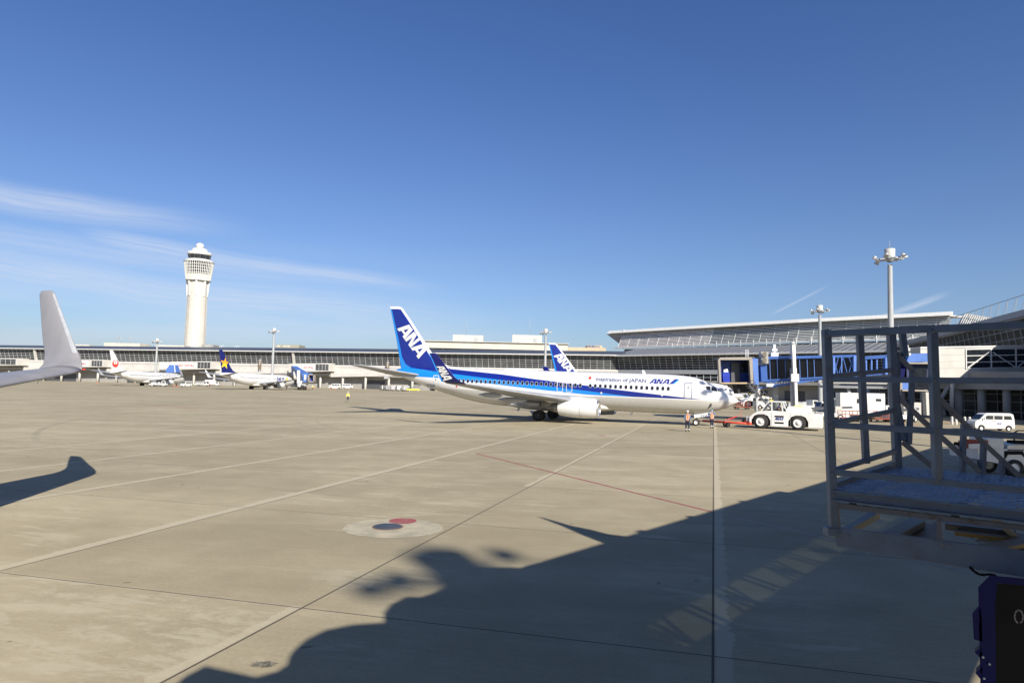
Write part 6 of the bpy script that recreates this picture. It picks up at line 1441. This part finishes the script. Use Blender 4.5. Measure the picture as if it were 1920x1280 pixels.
Dq[0] = Vector((SA.x, SA.y, zd)) + dS * .04 + dF * .02
mb = MB(); mb.poly([p + Vector((0, 0, .006)) for p in Dq]); mb.build('deck', M['deck'], fs, world=True)
mb = MB(); bm_ = Vector((0, 0, -.06))
for k in range(6):
    a = Dq[0].lerp(Dq[1], .04 + k * .19) + bm_; b = Dq[3].lerp(Dq[2], .04 + k * .19) + bm_; mb.bar(a, b, .05, .06)
mb.bar(Dq[3] + bm_, Dq[2] + bm_, .05, .08); mb.build('deck_joists', M['stair'], fs, world=True)
# lower frame with openings
def pf(u, v, o=0.0): return PF(u, v, o)
mb = MB(); S_ = (1080 - 1022) / 350
mb.prism([pf(1569, 986, -.02), pf(ext, 1031 + .125 * (ext - 1920), -.02), pf(ext, 1080 + .165 * (ext - 1920), -.02), pf(1571, 1023, -.02), pf(1567, 1010, -.02)], -nF * -.03)
mb.build('lower_side_plate', M['stair'], fs, bevel=.003, world=True)
mb = MB(); mb.prism([pf(1567, 941, -.02), pf(ext, 984 + .12 * (ext - 1920), -.02), pf(ext, 994 + .12 * (ext - 1920), -.02), pf(1567, 951, -.02)], nF * .03)
for u in (1569, 1761): mb.prism([pf(u - (2 if u < 1600 else 5), 945 + (u - 1569) * .12, -.02), pf(u + 5, 945 + (u - 1569) * .12, -.02), pf(u + 7, 988 + (u - 1569) * .126, -.02), pf(u - (1 if u < 1600 else 5), 988 + (u - 1569) * .126, -.02)], nF * .03)
mb.build('lower_frame_strip', mat('rust_streaked_steel', (.13, .14, .155), .6, scale=5, dirt=((.09, .04, .015), .9)), fs, world=True)
mb = MB(); k = 0
while k < 13: u = 1592 + k * 28; mb.tube(pf(u, 943.5 + (u - 1569) * .122, -.05), pf(u + 14, 945 + (u - 1569) * .122, -.05), .012, n=8); k += 1
mb.build('serrated_lip', M['galv'], fs, world=True)
mb = MB(); mb.box(PF(1561, 995), (.10, .08, .05)).tube(PF(1549, 994), PF(1563, 994), .012, n=8); mb.build('corner_bracket', M['stair'], fs, world=True)
mb = MB(); 
b0 = PR(1640, 1000); z_l = pf(1600, 985).z
def low(u, v, z): return gnd(u, v, z)
mb.prism([low(1645, 1001, 2.72), low(1708, 970, 2.72), low(1735, 975, 2.72), low(1668, 1012, 2.72)], (0, 0, -.05)); mb.build('dark_cross_slab', M['dgrey'], fs, world=True)
mb = MB()
for (a, b, c, d) in (((1668, 1012), (1712, 972), (1755, 985), (1742, 1012)), ((1715, 1003), (1757, 975), (1762, 1010), (1745, 1020)), ((1800, 985), (1920, 1000), (1920, 1012), (1790, 996)), ((1825, 1020), (1925, 1005), (1925, 1018), (1855, 1034))):
    mb.prism([low(*q_, 2.66) for q_ in (a, b, c, d)], (0, 0, -.03))
mb.build('yellow_lift_arms', M['yellow'], fs, world=True)
mb = MB()
for (a, b, c, d) in (((1812, 991), (1885, 1000), (1893, 1007), (1812, 999)), ((1835, 1008), (1880, 1012), (1870, 1017), (1828, 1014)), ((1845, 1018), (1860, 1018), (1862, 1025), (1840, 1026))):
    mb.poly([low(*q_, 2.60) for q_ in (a, b, c, d)])
mb.build('lower_tread', M['deck'], fs, world=True)
mb = MB(); mb.prism([low(1860, 1035, 2.62), low(1895, 998, 2.62), low(1925, 1000, 2.62), low(1925, 1040, 2.62)], (0, 0, -.03)).prism([low(1772, 975, 2.69), low(1905, 990, 2.69), low(1905, 996, 2.69), low(1772, 981, 2.69)], (0, 0, -.05)).prism([low(1577, 990, 2.74), low(1632, 958, 2.74), low(1650, 960, 2.74), low(1596, 990, 2.74)], (0, 0, -.05)); mb.build('lower_crossbars', M['dgrey'], fs, world=True)
mb = MB(); pc = [PF(1818 + k * 9, 1062 + 6 * math.sin(k * .9) + k * 4.2, .03) for k in range(14)]
for a, b in zip(pc, pc[1:]): mb.tube(a, b, .008, n=6)
mb.build('hanging_cable', M['black'], fs, world=True)
mb = MB()
for u, v in ((1551, 630), (1556, 712), (1559, 798), (1561, 887), (1563, 926), (1750, 622), (1753, 713), (1756, 806), (1757, 901), (1575, 1000), (1590, 1004), (1766, 1020), (1780, 1024)):
    MB().sphere(PF(u, v, .03), .008, 6).build('bolt_head', M['steel'], fs, world=True)
# descending flight behind the platform
def poly_rail(Pf, pts, wpx, name, mt):
    mb = MB()
    for a, b in zip(pts, pts[1:]): beam(Pf, a, b, wpx, wpx * 1.15, mb)
    mb.build(name, mt, fs, world=True)
PR2 = lambda u, v: PR(u, v, .02)
poly_rail(PR, [(1682, 664), (1734, 719), (1821, 806), (1846, 832), (1930, 909), (2150, 1110)], 7.5, 'stair_handrail', M['stairlit'])
poly_rail(PR, [(1683, 743), (1742, 799), (1808, 857), (1860, 903), (2100, 1120)], 8, 'stair_middle_rail', M['stairlit'])
poly_rail(PR, [(1692, 828), (1744, 871), (1784, 902), (2000, 1090)], 8, 'stair_lower_rail', M['stairlit'])
poly_rail(PR, [(1682, 664), (1678, 749), (1694, 826)], 10, 'bent_end_post', M['stair'])
for a, b in (((1711, 695), (1704, 832)), ((1763, 750), (1757, 905)), ((1807, 795), (1803, 910)), ((1844, 832), (1841, 915)), ((1879, 864), (1877, 930)), ((1912, 893), (1911, 960))):
    poly_rail(PR, [a, b], 7.5, 'baluster', M['stair'])
mb = MB()
for k in range(9):
    c = SC + dF * (1.5 + k * .27) + Vector((0, 0, zd - .1 - k * .2)) - nF * -.0; mb.box(c - nF * .45 + Vector((0, 0, 0)), (.28, .8, .03), rz=math.atan2(dF.y, dF.x))
mb.build('stair_treads', M['deck'], fs, world=True)

# ------------------------------------------------------------------ our own boarding bridge: stands at the right, just out of frame; its lower cab corner shows at the bottom right
SH_K = 1 / math.tan(R(SUN_EL)); sh = Vector((math.sin(R(SUN_AZ)), math.cos(R(SUN_AZ)), 0))
def lift(G, z): return Vector((G[0], G[1], 0)) + sh * (z * SH_K) + Vector((0, 0, z))
ob = thing('boarding_bridge', 'dark navy corner of the near boarding bridge at the bottom right, beside the grey stairs', 'boarding bridge', (3.2, 2.2, 0))
Yb = 3.1
qb = lambda u, v, Y=Yb: atY(u, v, Y)
mb = MB(); 
EXT = ray(1845, 1090) * .9
pts = [qb(1834, 1100), qb(1856, 1078), qb(2050, 1095), qb(2050, 1420), qb(1846, 1420), qb(1838, 1280)]
MB().prism([qb(1834, 1100), qb(1856, 1078), qb(1870, 1092), qb(1866, 1125), qb(1869, 1420), qb(1846, 1420), qb(1838, 1280)], EXT).build('bumper_frame', M['navy'], ob, world=True)
MB().prism([qb(1856, 1078), qb(2050, 1095), qb(2050, 1112), qb(1870, 1092)], EXT).build('top_frame', M['navy'], ob, world=True)
MB().prism([qb(1866, 1092, Yb + .06), qb(2050, 1110, Yb + .06), qb(2050, 1420, Yb + .06), qb(1866, 1420, Yb + .06)], EXT * .7).build('rubber_bumper', M['black'], ob, world=True)
mb = MB(); mb.prism([qb(1823, 1150), qb(1834, 1139), qb(1840, 1140), qb(1842, 1202), qb(1826, 1198)], EXT * .3).prism([qb(1827, 1222), qb(1841, 1210), qb(1842, 1236)], EXT * .2).prism([qb(1829, 1261), qb(1842, 1248), qb(1842, 1277)], EXT * .2); mb.build('side_lugs', M['navy'], ob, world=True)
mb = MB()
for u, v in ((1843, 1231), (1855, 1244), (1845, 1271)): mb.sphere(qb(u, v, Yb - .005), .006, 6)
mb.build('bolts', M['galv'], ob, world=True)
mb = MB()
for i in range(10):
    if i in (7,): continue
    a0, a1 = R(36 * i), R(36 * (i + 1)); c = qb(1910, 1155, Yb + .02); mb.tube(c + Vector((.020 * math.cos(a0), 0, .030 * math.sin(a0))), c + Vector((.020 * math.cos(a1), 0, .030 * math.sin(a1))), .0035, n=6)
mb.build('shackle', M['steel'], ob, world=True)
# tunnel: roof, floor, two glazed truss walls running away to the right of the frame
Ta = Vector((.66, .751, 0)).normalized(); Tn = Vector((Ta.y, -Ta.x, 0))      # along, and to the right
T0 = lift((0.1, 13.6), 7.0); T0.z = 0
TWd = 2.6
def TP(s, o, z): return T0 + Ta * s + Tn * o + Vector((0, 0, z))
def tbox(s0, s1, o0, o1, z0, z1): return MB().prism([TP(s0, o0, z0), TP(s1, o0, z0), TP(s1, o1, z0), TP(s0, o1, z0)], (0, 0, z1 - z0))
tbox(-2.6, 15.0, 0, TWd, 6.75, 7.0).build('tunnel_roof', M['navy'], ob, world=True); tbox(15.0, 44, .55, TWd, 6.7, 6.98).build('tunnel_roof', M['navy'], ob, world=True)
tbox(-2.6, 44, 0, TWd + .2, 3.75, 4.05).build('tunnel_floor', M['navy'], ob, world=True)
tbox(-2.6, 44, .02, .10, 6.35, 6.75).build('wall_header', M['jblue'], ob, world=True); tbox(-2.6, 44, TWd - .1, TWd - .02, 6.35, 6.75).build('wall_header', M['jblue'], ob, world=True)
def tint():
    mt, nt, b, oc = newmat('tinted_tunnel_glass'); tr = nt.nodes.new('ShaderNodeBsdfTransparent'); tr.inputs[0].default_value = (.24, .26, .24, 1); mx = nt.nodes.new('ShaderNodeMixShader'); mx.inputs[0].default_value = .08
    gl = nt.nodes.new('ShaderNodeBsdfGlossy'); gl.inputs['Roughness'].default_value = .1; nt.links.new(tr.outputs[0], mx.inputs[1]); nt.links.new(gl.outputs[0], mx.inputs[2]); nt.links.new(mx.outputs[0], nt.nodes['Material Output'].inputs[0]); return mt
M['tint'] = tint()
for o in (.06, TWd - .06):
    MB().poly([TP(-.6, o, 4.05), TP(14.5, o, 4.05), TP(14.5, o, 6.35), TP(-.6, o, 6.35)]).build('wall_glass', M['tint'], ob, world=True)
    mb = MB(); s = -.5; j = 0
    while s < 14.5:
        mb.bar(TP(s, o, 4.05), TP(s, o, 6.35), .10)
        if s + 1.25 <= 14.6: mb.bar(TP(s, o, 4.05 if j % 2 else 6.35), TP(s + 1.25, o, 6.35 if j % 2 else 4.05), .07)
        s += 1.25; j += 1
    mb.build('wall_truss', M['jblue'], ob, world=True)
    tbox(14.5, 44, o - .03, o + .03, 4.05, 6.35).build('wall_panel', M['navy'], ob, world=True)
    tbox(-2.6, -.6, o - .03, o + .03, 4.05, 6.35).build('wall_panel', M['navy'], ob, world=True)
# roof post and step that throw the two spikes on the apron
mb = MB(); mb.prism([TP(3.28, .05, 7.0), TP(4.35, .05, 7.0), TP(4.0, .05, 7.35), TP(3.85, .05, 7.8), TP(3.62, .05, 8.2), TP(3.50, .05, 8.7), TP(3.42, .05, 9.04), TP(3.36, .05, 9.04), TP(3.36, .05, 8.3), TP(3.28, .05, 7.6)], Tn * .06); mb.build('roof_lift_head', M['white'], ob, world=True)
for s in (4.9, 7.7, 11.5): tbox(s, s + .3, .05, .25, 7.0, 7.12).build('roof_lug', M['navy'], ob, world=True)
# bridge cab with rounded canopy (silhouette set by its shadow), 0.5 m deep slabs joined along the sun line
cabG = [gnd(*p) for p in ((345, 1268), (385, 1247), (480, 1268), (520, 1257), (538, 1245), (543, 1228), (555, 1213), (575, 1197), (610, 1180), (660, 1170), (720, 1166), (720, 1147), (732, 1133), (762, 1118), (800, 1119))]
tip = gnd(905, 1062); rt_ = gnd(985, 1064)
cabG += [tip, rt_, Vector((.9, 12.8, 0)), Vector((1.35, 9.9, 0)), Vector((1.9, 6.4, 0)), Vector((-1.0, 6.4, 0)), Vector((-4.0, 8.1, 0))]
def to_cab(G, c=-.2): k = (c - Vector((G.x, G.y, 0)).dot(sh)); z = k / SH_K; return lift((G.x, G.y), z)
cb_ = [to_cab(g_) for g_ in cabG]
lowz = 3.0
MB().prism(cb_, sdir * .6).build('canopy_front', M['navy'], ob, world=True)
tbox(-5.5, 1.5, .3, 4.2, 3.75, 6.2).build('cab_body', M['navy'], ob, world=True) if False else None
for s in (10, 26, 40):
    [MB().bar(TP(s, o_, 0), TP(s, o_, 3.8), .4).build('support_leg', M['galv'], ob, world=True) for o_ in (.6, 2.0)]
# light mast behind the aircraft, its lamp cluster throws the soft blots on the apron
hm = 37.0; ps = lift((-.6, 12.8), hm - 2.0)
bm2 = thing('light_mast', 'light mast standing behind the camera, known only by its soft shadow', 'light mast', (ps.x, ps.y, 0), 0, group='apron floodlight masts')
mastparts(bm2, hm, .40, [73, 300, 345, 158, 203, 248, 25])
